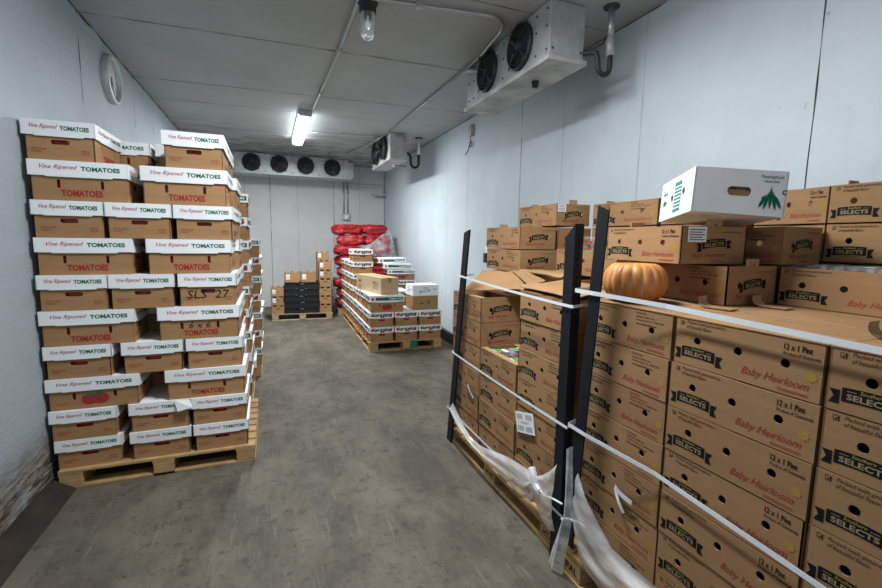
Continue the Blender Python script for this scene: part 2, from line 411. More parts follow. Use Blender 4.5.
pallet(1.22, 2.28, 8.66, 9.7, .12, 'wooden pallet under the red net bags in the back corner', 0, 'woodg', 6)

# ------------------------------------------------------------------ white lidded cartons
CW, CN, CH_ = .462, .332, .20     # wide side, narrow side, height
def faces4(L, W, z=0):
    hx, hy = L / 2, W / 2
    return [frame((-hx, -hy, z), (1, 0, 0), (0, 0, 1)), frame((hx, -hy, z), (0, 1, 0), (0, 0, 1)),
            frame((hx, hy, z), (-1, 0, 0), (0, 0, 1)), frame((-hx, hy, z), (0, -1, 0), (0, 0, 1))]
def disc(m, fr, cx, cy, r, mt, n=14, off=.0009, sy=1.0): m.poly([(cx + r * math.cos(2 * PI * i / n), cy + r * sy * math.sin(2 * PI * i / n)) for i in range(n)], mt, fr, off)
def rect(m, fr, x0, x1, y0, y1, mt, off=.0007): m.poly([(x0, y0), (x1, y0), (x1, y1), (x0, y1)], mt, fr, off)
def leafstar(m, fr, cx, cy, r, mt, n=6, off=.0013):
    pts = []
    for i in range(2 * n):
        a = PI * i / n; q = r if i % 2 == 0 else r * .35; pts.append((cx + q * math.cos(a), cy + q * math.sin(a) * .6))
    m.poly(pts, mt, fr, off)

def carton_body(kind, hand=None):
    m = MB(); L, W, H = CW - .022, CN - .022, CH_ - .006; t = .005
    F = faces4(L, W)
    wide_h = [slot(L * .27, H * .43, .017, .044), slot(L * .73, H * .43, .017, .044)]
    nar_h = [slot(W * .5, H * .47, .085, .024)]
    for i, fr in enumerate(F):
        w = L if i % 2 == 0 else W
        m.panel([(0, 0), (w, 0), (w, H), (0, H)], wide_h if i % 2 == 0 else nar_h, t, 'card2', fr)
        if i % 2 == 0:
            if kind == 'picture' or kind == 'green':
                for cx, cy, r in ((.44, .30, .042), (.56, .31, .044), (.50, .27, .03)): disc(m, fr, L * cx, H * cy, r, 'red', 16, .0009 + cx * .0003, .82)
                leafstar(m, fr, L * .45, H * .44, .03, 'green'); leafstar(m, fr, L * .55, H * .45, .032, 'green')
                m.text('U.S. No.1', L * .08, H * .16, 'grayink', fr, width=.05)
            else:
                m.text('TOMATOES', L * .29, H * .10, 'red', fr, width=L * .44, height=.036, bold=.04, rot=0)
            if hand == 'wide' and i == 0: m.text('6 x 6', L * .36, H * .34, 'black', fr, width=.12, height=.036, shear=.2, off=.0012)
        else:
            m.text('NET WT. 25 LBS', W * .08, H * .26, 'red', fr, width=.065, bold=.03)
            m.text('11.34 KG', W * .08, H * .19, 'red', fr, width=.04, bold=.03)
            m.text('PRODUCE', W * .80, H * .25, 'red', fr, width=.04, bold=.03)
            m.text('OF U.S.A.', W * .80, H * .18, 'red', fr, width=.04, bold=.03)
            if hand == 'narrow' and i == 1: m.text('SLS  27', W * .12, H * .24, 'black', fr, width=.24, height=.05, shear=.15, off=.0012)
    m.box(-L / 2 + t, L / 2 - t, -W / 2 + t, W / 2 - t, 0, t, 'card2')
    return m.mesh('carton_body')
def carton_lid(kind, torn=False):
    m = MB(); L, W = CW, CN; h = .082; z0 = CH_ - h; t = .004
    F = faces4(L, W, z0)
    for i, fr in enumerate(F):
        w = L if i % 2 == 0 else W
        # short side skirts have the little stepped corners of a folded lid
        out = [(0, .004), (w * .16, .004), (w * .17, 0), (w * .83, 0), (w * .84, .006), (w, .006), (w, h), (0, h)]
        m.panel(out, [], t, 'lid', fr)
        if kind == 'white':
            m.text('Vine Ripened', w * .12, h * .40, 'pink', fr, width=w * .37, height=h * .34, shear=.45, bold=.006)
            m.text('TOMATOES', w * .52, h * .40, 'green', fr, width=w * .40, height=h * .29, bold=.04)
        elif i % 2 == 0:
            rect(m, fr, w * .16, w * .97, h * .28, h * .74, 'green')
            m.text('Vine Ripened', w * .19, h * .40, 'pink', fr, width=w * .30, height=h * .26, shear=.4, off=.0014)
            m.text('TOMATOES', w * .54, h * .40, 'lid', fr, width=w * .40, height=h * .22, bold=.03, off=.0014)
            disc(m, fr, w * .08, h * .5, .018, 'red')
        else:
            for cx, cy, r in ((.12, .54, .020), (.22, .42, .014), (.48, .28, .017), (.57, .26, .015), (.86, .48, .021), (.78, .36, .013)): disc(m, fr, w * cx, h * cy, r, 'pink', 12, .0008 + cx * .0002)
            for cx, cy, r in ((.32, .56, .044), (.46, .62, .034), (.62, .58, .046), (.74, .64, .036), (.18, .74, .024), (.88, .74, .024), (.26, .36, .026), (.68, .36, .028)): leafstar(m, fr, w * cx, h * cy, r, 'green', 5)
            m.text('TOMATOES', w * .27, h * .45, 'green', fr, width=w * .46, height=h * .2, shear=.3, bold=.02, off=.0016)
    m.box(-L / 2 + t, L / 2 - t, -W / 2 + t, W / 2 - t, CH_ - t, CH_, 'lid')
    if torn:
        fr = F[1]
        m.add([(W * .74, h, .004), (W * 1.0, h * .95, .004), (W * 1.05, h * .35, .03), (W * .80, h * .05, .022)], [(0, 1, 2, 3)], 'lid', fr)
    return m.mesh('carton_lid')
def carton_fill():
    # the red fruit seen through the handle slots: one bumpy band just inside the walls
    m = MB(); n = 72; hx, hy = CW / 2 - .028, CN / 2 - .028; G = []
    for i in range(n + 1):
        a = 2 * PI * i / n; c, q = math.cos(a), math.sin(a); k = 1 / max(abs(c) / hx, abs(q) / hy); row = []
        for j in range(8):
            b = .5 + .5 * math.cos(a * 16) * math.cos((j - 3.5) * 1.1)
            row.append((k * c * (1 - .06 * (1 - b)), k * q * (1 - .06 * (1 - b)), .02 + .014 * j))
        G.append(row)
    m.grid(G, 'tomato')
    return m.mesh('tomato_fill')
BODY = {k: carton_body(k) for k in ('plain', 'picture', 'green')}
BODY['hand_wide'] = carton_body('plain', 'wide'); BODY['hand_narrow'] = carton_body('plain', 'narrow')
LID = {'white': carton_lid('white'), 'green': carton_lid('green'), 'torn': carton_lid('white', True)}
FILL = carton_fill()
def carton(orient, x0, y0, z, label, group, H=CH_, body='plain', lid='white', rz=0.0, sx=1.0):
    """orient 'w': long side faces the aisle front; 'n': short end does. x0, y0: left front corner."""
    w, d = (CW, CN) if orient == 'w' else (CN, CW)
    t = thing('tomato_carton', (x0 + w * sx / 2, y0 + d / 2, z), label, 'box', group, (0 if orient == 'w' else -90) + rz)
    t.scale = ((sx, 1, H / CH_) if orient == 'w' else (1, sx, H / CH_))
    link('carton_body', BODY[body], t); link('carton_lid', LID[lid], t); link('tomato_fill', FILL, t)
    return t

LT = [2.12, 1.908, 1.69, 1.483, 1.272, 1.066, .858, .664, .474, .292, .115]
rows = [
    [('n', -1.223), ('n', -.575)],
    [('w', -1.212), ('w', -.692)],
    [('n', -1.216), ('n', -.880), ('n', -.537)],
    [('w', -1.218), ('w', -.690)],
    [('n', -1.222), ('n', -.886), ('n', -.537)],
    [('w', -1.230), ('w', -.655)],
    [('n', -1.226), ('n', -.855), ('n', -.515)],
    [('w', -1.228), ('w', -.632)],
    [('n', -1.224), ('n', -.838), ('n', -.500)],
    [('n', -1.215), ('n', -.838), ('n', -.498)]]
G1 = 'white lidded tomato cartons of the left stack'
def nth(k): return ORD[k].replace('topmost', 'top layer').replace(' from top', ' layer down')
for k, r in enumerate(rows):
    z, H = LT[k + 1], LT[k] - LT[k + 1] - .002
    for i, (o, x0) in enumerate(r):
        pos = {2: ['left of two', 'right of two'], 3: ['left of three', 'middle of three', 'right of three']}[len(r)][i]
        body, lid, extra = 'plain', 'white', ''
        if (k, i) == (7, 0): body = 'picture'
        if (k, i) == (5, 1): body = 'hand_wide'
        if (k, i) == (4, 2): body = 'hand_narrow'
        if (k, i) == (8, 1): lid = 'torn'
        lab = f'white lidded tomato carton, {pos} in front, {nth(k)} of left stack'
        if (k, i) == (7, 0): lab = 'white lidded carton with red tomato picture, eighth layer down, left stack'
        if (k, i) == (5, 1): lab = 'white lidded carton with 6 x 6 handwritten above TOMATOES, left stack'
        if (k, i) == (4, 2): lab = 'white lidded carton with SLS 27 handwritten on its end, left stack'
        if (k, i) == (8, 1): lab = 'white lidded carton with torn lid corner, ninth layer down, left stack'
        carton(o, x0, 3.085 + random.uniform(0, .012), z, lab, G1, H, body, lid, random.uniform(-.8, .8) if not (k, i) == (0, 0) else -1.0)
    # the row behind
    if r[0][0] == 'n':
        yb = 3.09 + CW + .02
        for i, x0 in enumerate((-1.195, -.705 if k == 0 else -.665)):
            vis = (i == 1) or k == 0
            lab = (f'white lidded tomato carton in the row behind, {["left", "right"][i]} side, {nth(k)} of left stack') if vis else 'white lidded tomato carton out of sight inside the left stack'
            carton('w', x0, yb, z, lab, G1, H, rz=random.uniform(-.5, .5))
    else:
        yb = 3.09 + CN + .02
        for i, x0 in enumerate((-1.20, -.86, -.53)):
            vis = i == 2
            lab = f'white lidded tomato carton in the row behind, right side, {nth(k)} of left stack' if vis else 'white lidded tomato carton out of sight inside the left stack'
            carton('n', x0, yb, z, lab, G1, H, rz=random.uniform(-.5, .5))
G2 = 'green banded cartons along the left wall'
def column(x1, y0, n, where, o='n', h=.195, zz=.115):
    w = CN if o == 'n' else CW
    for k in range(n):
        pic = k % 2 == 0
        oo = o if k % 2 else ('w' if o == 'n' else 'n'); w = CN if oo == 'n' else CW
        carton(oo, x1 - w + random.uniform(-.012, .012), y0, zz + k * h, f'green banded carton {where}, {ORD[n - 1 - k]} of its column', G2, h - .002, 'green', 'green', random.uniform(-1, 1))
column(-.165, 4.07, 9, 'just behind the left stack', 'n', .194)
column(-.165, 4.54, 7, 'in second row behind the left stack', 'w', .194)
column(-.095, 5.05, 7, 'third row behind the left stack', 'n', .196)
column(-.095, 5.53, 6, 'farthest along the left wall', 'w', .196)

# ------------------------------------------------------------------ brown produce trays
HL, HW, HH = .445, .305, .156
def ribbon(m, fr, cx, cy, w, h, rot=0.0, tail=True, arch=.006):
    fr = fr @ T(cx, cy, 0) @ R(rot, 'Z')
    n = 8; top = []; bot = []
    for i in range(n + 1):
        u = -w / 2 + w * i / n; a = arch * (1 - (2 * u / w) ** 2); top.append((u, h / 2 + a)); bot.append((u, -h / 2 + a))
    m.poly(bot + top[::-1], 'black', fr, .0008)
    if tail:
        for sgn in (-1, 1):
            b = sgn * (w / 2 + .004); e = sgn * (w / 2 + .026); q = .008
            pts = [(b, -h / 2 - q), (e, -h / 2 - q), (e - sgn * .010, -q), (e, h / 2 - q), (b, h / 2 - q)]
            m.poly(pts if sgn > 0 else pts[::-1], 'black', fr, .0008)
    m.text('SELECTS', -w * .41, -h * .34 + arch * .6, 'tanink', fr, width=w * .82, height=h * .42, bold=.025, off=.0014)
    m.text('Southern', -w * .20, h * .17 + arch, 'yellowink', fr, width=w * .40, height=h * .26, shear=.3, off=.0014)
    for sgn in (-1, 1): rect(m, fr, sgn * w * .33 - w * .08, sgn * w * .33 + w * .08, h * .24 + arch * .5, h * .28 + arch * .5, 'tanink', .0014)
def sun(m, fr, cx, cy, r):
    pts = []
    for i in range(18):
        a = 2 * PI * i / 18; q = r if i % 2 == 0 else r * .72; pts.append((cx + q * math.cos(a), cy + q * math.sin(a)))
    m.poly(pts, 'ochre', fr, .0007)
def tray_body(kind, plain=False):
    m = MB(); L, W, H = HL - .004, HW - .004, HH - .003; t = .005
    F = faces4(L, W)
    for i, fr in enumerate(F):
        if i % 2 == 0:
            holes = [] if plain else [ell(L * .193, H * .56, .0125, .0125, 18), ell(L * .495, H * .555, .0125, .0125, 18), ell(L * .79, H * .55, .0125, .0125, 18)]
            m.panel([(0, 0), (L, 0), (L, H), (L * .9, H - .001), (L * .62, H - .002), (L * .35, H), (0, H)], holes, t, 'card', fr)
            if plain: continue
            m.poly([(L * .045, H * .86), (L * .075, H * .86), (L * .075, H * .945), (L * .045, H * .945)], 'black', fr)
            m.poly([(L * .049, H * .872), (L * .071, H * .872), (L * .071, H * .933), (L * .049, H * .933)], 'card', fr, .0011)
            m.add([(L * .05, H * .91, .0014), (L * .06, H * .875, .0014), (L * .088, H * .965, .0014), (L * .06, H * .90, .0014)], [(0, 1, 2, 3)], 'black', fr)
            m.text('Packed with generations', L * .10, H * .885, 'black', fr, width=L * .30, height=H * .085, shear=.3)
            m.text('of beautiful flavor.', L * .10, H * .80, 'black', fr, width=L * .20, height=H * .075, shear=.3)
            ribbon(m, fr, L * .205, H * .285, L * .265, H * .225, 0, True, .003)
            m.text('Baby Heirloom', L * .53, H * .12, 'red', fr, width=L * .40, height=H * .19, shear=.45, bold=-.004)
            m.text('tomatoes', L * .76, H * .05, 'red', fr, width=L * .17, height=H * .06, shear=.3, bold=.002)
            sun(m, fr, L * .935, H * .42, .0155)
            if kind == 'pint':
                m.text('12 x 1 Pint', L * .775, H * .80, 'black', fr, width=L * .155, height=H * .11, bold=.02)
                m.text('Product of Guatemala', L * .775, H * .70, 'black', fr, width=L * .20, height=H * .065, bold=.01)
            else:
                for q, (st, ww) in enumerate((('Packed by:', .11), ('Southern Selects, Inc.', .20), ('Pompano Beach, FL 33069 USA', .29), ('www.southernselects.com', .22))):
                    m.text(st, L * .62, H * (.885 - q * .085), 'black', fr, width=L * ww, height=H * .06, bold=.008)
        else:
            holes = [] if plain else [ell(W * .245, H * .50, .011, .015, 16), ell(W * .755, H * .555, .011, .015, 16)]
            m.panel([(0, 0), (W, 0), (W, H), (0, H)], holes, t, 'card', fr)
            if plain: continue
            ribbon(m, fr, W * .50, H * .53, W * .36, H * .22, 6, True, .004)
            m.text('Baby Heirloom', W * .18, H * .12, 'red', fr, width=W * .50, height=H * .16, shear=.4, bold=.002, rot=2)
            m.text('tomatoes', W * .46, H * .06, 'red', fr, width=W * .18, height=H * .05, shear=.3)
            m.text('www.southernselects.com', W * .60, H * .84, 'black', fr, width=W * .33, height=H * .04)
    m.box(-L / 2 + t, L / 2 - t, -W / 2 + t, W / 2 - t, 0, t, 'cardin')
    if not plain:
        for sy in (-1, 1):   # inturned rims
            a, b = sorted((sy * (W / 2 - t), sy * (W / 2 - .05)))
            m.box(-L / 2 + t, L / 2 - t, a, b, H - .008, H - .004, 'cardin')
    return m.mesh('tray_body')
TRAY = {'pint': tray_body('pint'), 'packer': tray_body('packer'), 'bare': tray_body('pint', True)}
def tray_flap(k):
    m = MB(); L, W, H = HL, HW, HH - .002
    holes = [slot(L * .30, W * .22, .05, .006, 2), slot(L * .62, W * .30, .11, .007, 2), slot(L * .80, W * .12, .05, .006, 2)]
    fr = frame((-L / 2, -W / 2, H + .003), (1, 0, 0), (0, 1, 0))
    if k == 0: m.panel([(0, 0), (L, 0), (L, W * .5 - .002), (0, W * .5 - .002)], holes, .003, 'card', fr)
    else: m.panel([(0, W * .5 + .002), (L, W * .5 + .002), (L, W), (0, W)], [slot(L * .5, W * .8, .10, .007, 2)], .003, 'card', fr)
    return m.mesh('top_flap')
FLAP = [tray_flap(0), tray_flap(1)]
def tray_tab():
    m = MB(); h = .026
    pts = [(-.036, -.02), (.036, -.02), (.034, h), (-.034, h)]
    m.panel(pts, [slot(.006, .004, .008, .014, 2)], .006, 'cardin', frame((0, 0, 0), (0, 1, 0), (0, 0, 1)))
    return m.mesh('end_tab')
TAB = tray_tab()
def tray(x0, y0, z, label, group, L=HL, W=HW, H=HH, kind='pint', flaps=False, tabs=False, rz=0.0, name='produce_tray', bare=False):
    """x0: aisle face, y0: end nearest the camera."""
    loc = (x0 + W / 2, y0 + L / 2, z); sc = (L / HL, W / HW, H / HH)
    me = TRAY['bare' if bare else kind]
    if not flaps and not tabs:
        o = link(name, me); o.location = loc; o.rotation_euler = (0, 0, math.radians(-90 + rz)); o.scale = sc
        return tag(o, label, 'box', group)
    t = thing(name, loc, label, 'box', group, -90 + rz, sc)
    link('tray_body', me, t)
    if flaps:
        for q in FLAP: link('top_flap', q, t)
    if tabs:
        for sx in (-1, 1): link('end_tab', TAB, t, 0, T(sx * (HL / 2 - .006), 0, HH))
    return t
GN, GF = 'brown trays of the nearest pallet', 'brown trays of the pallet left of the black posts'
GU = 'loose brown trays piled on the right pallets'
# --- nearest pallet: three columns along the aisle, seven layers
zt0, hN = .150, .1555
def zk(k): return zt0 + (k * hN + .020 if k else 0)
def hk(k): return hN if k else hN + .0195
cols = [(1.084, .440, 'column touching the right black post'), (.638, .442, 'second column right of the black posts'), (.195, .440, 'column at the right picture edge')]
for c, (y0, L, where) in enumerate(cols):
    for k in range(7):
        kind = 'packer' if (c == 0 or (c == 1 and k < 2)) else 'pint'
        tray(1.272 + random.uniform(-.003, .003), y0, zk(k), f'brown produce tray in the {where}, {ORD[6 - k]}', GN, L, HW, hk(k), kind, flaps=(k == 6), rz=random.uniform(-.3, .3))
        for x in ((1.585, 1.895, 2.205) if c < 2 else (1.585, 1.895)):
            if x > 2.2 and k == 6:
                tray(x, y0, zk(k), 'brown tray out of sight inside the nearest pallet', GN, L, HW, hk(k), kind, bare=True); continue
            top = k == 6
            row = ['far', 'middle', 'near'][c]
            lab = (f'closed brown tray topping the nearest pallet, {["second", "third"][x > 1.7]} from the aisle, {row} row') if top else 'brown tray out of sight inside the nearest pallet'
            tray(x, y0, zk(k), lab, GN, L, HW, hk(k), kind, flaps=top, bare=True)
# --- pallet left of the posts
y_n, y_m, y_f = 1.605, 2.075, 2.545
for k in range(7): tray(1.272 + random.uniform(-.004, .004), y_n, .125 + k * .1593, f'brown produce tray in the column just left of the posts, {ORD[6 - k]}', GF, .46, HW, .1593, 'packer', rz=random.uniform(-.4, .4))
for k in range(4): tray(1.272 + random.uniform(-.004, .004), y_m, .125 + k * .172, f'brown produce tray in the short column with an open top box, {ORD[3 - k]}', GF, .46, HW, .172, 'packer', rz=random.uniform(-.4, .4))
for k in range(6): tray(1.272 + random.uniform(-.004, .004), y_f, .125 + k * .168, f'brown produce tray in the column by the far black post, {ORD[5 - k]}', GF, .46, HW, .168, 'packer', rz=random.uniform(-.4, .4))
for x in (1.59, 1.90):
    for y0 in (y_n, y_m, y_f):
        for k in range(7):
            tray(x, y0, .125 + k * .1655, 'brown tray out of sight inside the pallet left of the posts', GF, .46, HW, .1655, 'packer', bare=True)
# --- loose piles on the pallet left of the posts
z1 = 1.2865
P = lambda *a, **k: tray(*a, **k)
def up(x, y, z, lab, L=.46, W=.30, H=.157, kind='packer', tabs=False, rz=0.0, **k): return tray(x, y, z, lab, GU, L, W, H, kind, tabs=tabs, rz=rz, **k)
up(1.60, 2.62, z1, 'brown tray at the left end of the pile, under another tray', .50, .30, .157, 'packer')
up(1.60, 2.635, z1 + .160, 'brown tray topping the left end of the pile beside the wall', .50, .30, .157, 'pint', tabs=True)
up(1.915, 2.64, z1, 'brown tray out of sight at the base under the white labelled tray', .50, .29, .157, 'packer')
up(1.915, 2.64, z1 + .160, 'brown tray directly under the topmost tray with a small white label', .50, .29, .157, 'packer')
tt = up(1.90, 2.65, z1 + .330, 'topmost brown tray with small white label on its corner, left pile', .50, .295, .157, 'packer', tabs=True)
m = MB(); fr = faces4(HL, HW)[1]; rect(m, fr, .012, .085, .095, .150, 'lid', .0012)
for q in range(4): rect(m, fr, .020, .075, .105 + q * .011, .109 + q * .011, 'grayink', .0016)
m.build('sticker', tt)
up(1.80, 1.93, z1 + .01, 'brown tray behind the two black posts with clamshell on it', .56, .30, .16, 'pint')
for j, (yy, nm) in enumerate(((2.01, 'behind the black posts'), (1.50, 'between the posts and white box'))):
    for q in range(3):
        LL = .57 if j == 0 else .49
        lab = f'brown tray by right wall {nm}, {ORD[2 - q]} of three'
        if q == 0: lab = 'brown tray out of sight at the base by the right wall'
        up(2.16, yy, z1 + q * .163, lab, LL, .30, .158, 'packer', tabs=(q == 2), bare=(q == 0))
# --- loose piles on the nearest pallet
zN = zk(7) + .003
up(1.645, 1.175, zN + .001, 'brown tray right behind the pumpkin, under the tray with white sticker', .45, .295, .155, 'packer', tabs=True)
tu = up(1.515, 1.255, zN + .160, 'brown tray with white sticker holding up the white box', .45, .335, .152, 'pint', tabs=True, rz=-5)
m = MB(); fr = faces4(HL, HW)[1]; rect(m, fr, .028, .112, .088, .150, 'lid', .0012)
for q in range(5): rect(m, fr, .036, .104 - (q % 2) * .012, .096 + q * .010, .100 + q * .010, 'grayink', .0016)
m.build('sticker', tu)
up(1.96, 1.18, zN + .001, 'brown tray out of sight under the shaded tray', .44, .225, .157, 'packer', bare=True)
up(1.935, 1.165, zN + .160, 'shaded brown tray wedged right of the tray with white sticker', .45, .25, .157, 'packer')
c1 = up(1.925, .715, zN + .001, 'open brown tray of clamshell packs at the right, in front', .45, .265, .152, 'pint', name='open_produce_tray')
for q in range(3):
    labs = ['brown tray out of sight at the base of the corner pile', 'brown tray at right picture edge behind the open tray, under another', 'brown tray topping the pile at the right picture edge']
    up(2.20, .735, zN + .001 + q * .161 + (.012 if q else 0), labs[q], .43, .30, .157, 'pint', tabs=(q == 2), bare=(q == 0))
    labs = ['brown tray out of sight behind the shaded tray, at base', 'brown tray out of sight behind the shaded tray, in the middle', 'brown tray partly hidden right of the white box']
    up(2.205, 1.172, zN + .001 + q * .161 + (.012 if q else 0), labs[q], .30, .30, .157, 'pint', bare=(q < 2))

# ------------------------------------------------------------------ clamshell packs
def clam_meshes():
    a = MB(); a.frus((.045, .06), (.05, .065), 0, .045, 'clear')
    b = MB(); b.frus((.052, .067), (.046, .061), .045, .057, 'clear')
    c = MB(); rect(c, T(0, 0, .0575), -.03, .034, -.045, .05, 'lid', .0008); rect(c, T(0, 0, .0575), -.028, .032, -.012, .045, 'labgreen', .0014)
    c.text('Tomatoes', -.024, .010, 'lid', T(0, 0, .0575), width=.05, off=.002)
    d = MB()
    d.grid([[(-.042 + .007 * i, -.056 + .007 * j, .024 + .012 * abs(math.sin(i * PI / 4) * math.sin(j * PI / 4))) for j in range(17)] for i in range(13)], 'tomato')
    return [('tub', a.mesh('tub')), ('tub_lid', b.mesh('tub_lid')), ('pack_label', c.mesh('pack_label')), ('tomato_fill', d.mesh('tomato_fill'))]
M['labgreen'] = mat('label_green', (.10, .38, .05), .5, var=.2, nscale=30)
CL = clam_meshes()
def clam(x, y, z, rz, label, group, tilt=(0, 0), sz=1.34):
    t = thing('clamshell_pack', (x, y, z), label, 'fruit pack', group, rz); t.rotation_euler = (math.radians(tilt[0]), math.radians(tilt[1]), math.radians(rz)); t.scale = (1, 1, sz)
    for nme, me in CL: link(nme, me, t)
zc = .125 + 3 * .172 + .006
names = ['near aisle', 'far aisle', 'near inner', 'far inner']
for i, (x, y) in enumerate(((1.345, 2.17), (1.345, 2.40), (1.475, 2.17), (1.475, 2.40), (1.41, 2.29), (1.345, 2.285))[:4]):
    # second layer of packs reaches the rim
    clam(x, y, zc + .001, 90 if i % 2 else 85, f'clamshell pack low in the open box of the short column, {names[i]} corner', 'clamshells in the open box of the short column')
    clam(x + .006, y + .008, zc + .082, 80 + 9 * i, f'green labelled clamshell pack in the open box of the short column, {names[i]} corner', 'clamshells in the open box of the short column', (3, -2))
for i in range(3):
    for q in range(2):
        clam(2.0 + .11 * 0 + .0, .80 + i * .14, zN + .008 + q * .078, 0, f'green labelled clamshell pack in the open tray at right, {["near end", "middle", "far end"][i]}' if q else 'clamshell pack out of sight low in the open tray', 'clamshells in the open tray at right')
        clam(2.115, .80 + i * .14, zN + .008 + q * .078, 0, f'green labelled clamshell pack in the open tray at right, wall side {["near end", "middle", "far end"][i]}' if q else 'clamshell pack out of sight low in the open tray', 'clamshells in the open tray at right')
clam(1.87, 2.26, z1 + .172, 35, 'clamshell pack lying on the tray behind the black posts', 'loose clamshells')

# ------------------------------------------------------------------ cardboard sheets on the far column tops
def sheet(pts, th, label, seedv, amp=.02, name='cardboard_sheet', n=12, cut=True):
    """pts: four corners (x, y, z); a bent, torn sheet between them"""
    A, B, C, D = [Vector(p) for p in pts]; up_ = (B - A).cross(D - A).normalized()
    if up_.z < 0: up_ = -up_
    Pt = []; Pb = []
    for i in range(n + 1):
        ra, rb = [], []
        for j in range(n + 1):
            u, v = i / n, j / n
            e = 0.035 * noise.noise(Vector((u * 5 + seedv, v * 5, 1)))
            uu = min(1.03, max(-.03, u + (e if i in (0, n) and cut else 0))); vv = min(1.03, max(-.03, v + (e if j in (0, n) and cut else 0)))
            p = A * (1 - uu) * (1 - vv) + B * uu * (1 - vv) + C * uu * vv + D * (1 - uu) * vv
            p = p + up_ * (amp * noise.noise(Vector((u * 2.2 + seedv, v * 2.2, 7))) + amp * .5 * (noise.noise(Vector((u * 5, v * 5 + seedv, 3)))))
            ra.append(p + up_ * th); rb.append(p)
        Pt.append(ra); Pb.append(rb)
    m = MB(); m.grid(Pt, 'card'); m.grid([r[::-1] for r in Pb], 'cardin')
    k = n + 1
    edge = [(i, 0) for i in range(k)] + [(n, j) for j in range(1, k)] + [(i, n) for i in range(n - 1, -1, -1)] + [(0, j) for j in range(n - 1, 0, -1)]
    ring = [(Pt[i][j], Pb[i][j]) for i, j in edge]; ring.append(ring[0]); m.grid(ring, 'cardin', smooth=False)
    return tag(m.build(name), label, 'cardboard', 'flattened cardboard on the pallet left of the posts')
sheet([(1.285, 2.86, 1.142), (1.50, 2.40, 1.19), (1.572, 2.44, 1.298), (1.48, 2.95, 1.27)], .005, 'flat brown cardboard lid tilted on the column by far post', 1.0, .014)
sheet([(1.54, 2.10, 1.296), (1.60, 1.98, 1.300), (1.90, 2.42, 1.312), (1.58, 2.58, 1.306)], .004, 'crumpled cardboard lid between tilted lid and black posts', 13.0, .016)
sheet([(1.50, 2.34, 1.225), (1.57, 2.26, 1.26), (1.585, 2.50, 1.31), (1.53, 2.60, 1.30)], .004, 'torn brown cardboard strip beside the tilted lid', 4.0, .012)
sheet([(1.268, 1.60, 1.250), (1.585, 1.60, 1.268), (1.585, 2.06, 1.285), (1.268, 2.08, 1.256)], .004, 'brown cardboard lid lying on the column left of posts', 9.0, .010)
# torn flap tongues standing on the nearest pallet tops
def tongue(x, y, z, rz, label):
    m = MB(); P_ = []
    for i in range(9):
        a = i / 8 * 2.0; P_.append(((.0 + .028 * math.sin(a), -.03, .028 * (1 - math.cos(a))), (.028 * math.sin(a), .03, .028 * (1 - math.cos(a)))))
    m.grid(P_, 'card'); m.grid([[(p[0][0] * .86 + .003, p[1][1], p[0][2] * .9 + .004), (p[0][0] * .86 + .003, p[0][1], p[0][2] * .9 + .004)] for p in P_], 'cardin')
    m.box(-.09, 0, -.03, .03, 0, .003, 'card')
    o = m.build('cardboard_tongue'); o.location = (x, y, z); o.rotation_euler = (0, 0, math.radians(rz)); tag(o, label, 'cardboard', 'bent cardboard tongues on the nearest pallet')
tongue(1.55, 1.17, zN + .002, 100, 'curled cardboard tongue right of the pumpkin')
tongue(1.79, 1.125, zN + .002, 95, 'curled cardboard tongue in front of the tray behind pumpkin')
tongue(1.50, .63, zN + .002, 95, 'curled cardboard tongue near the right picture edge')

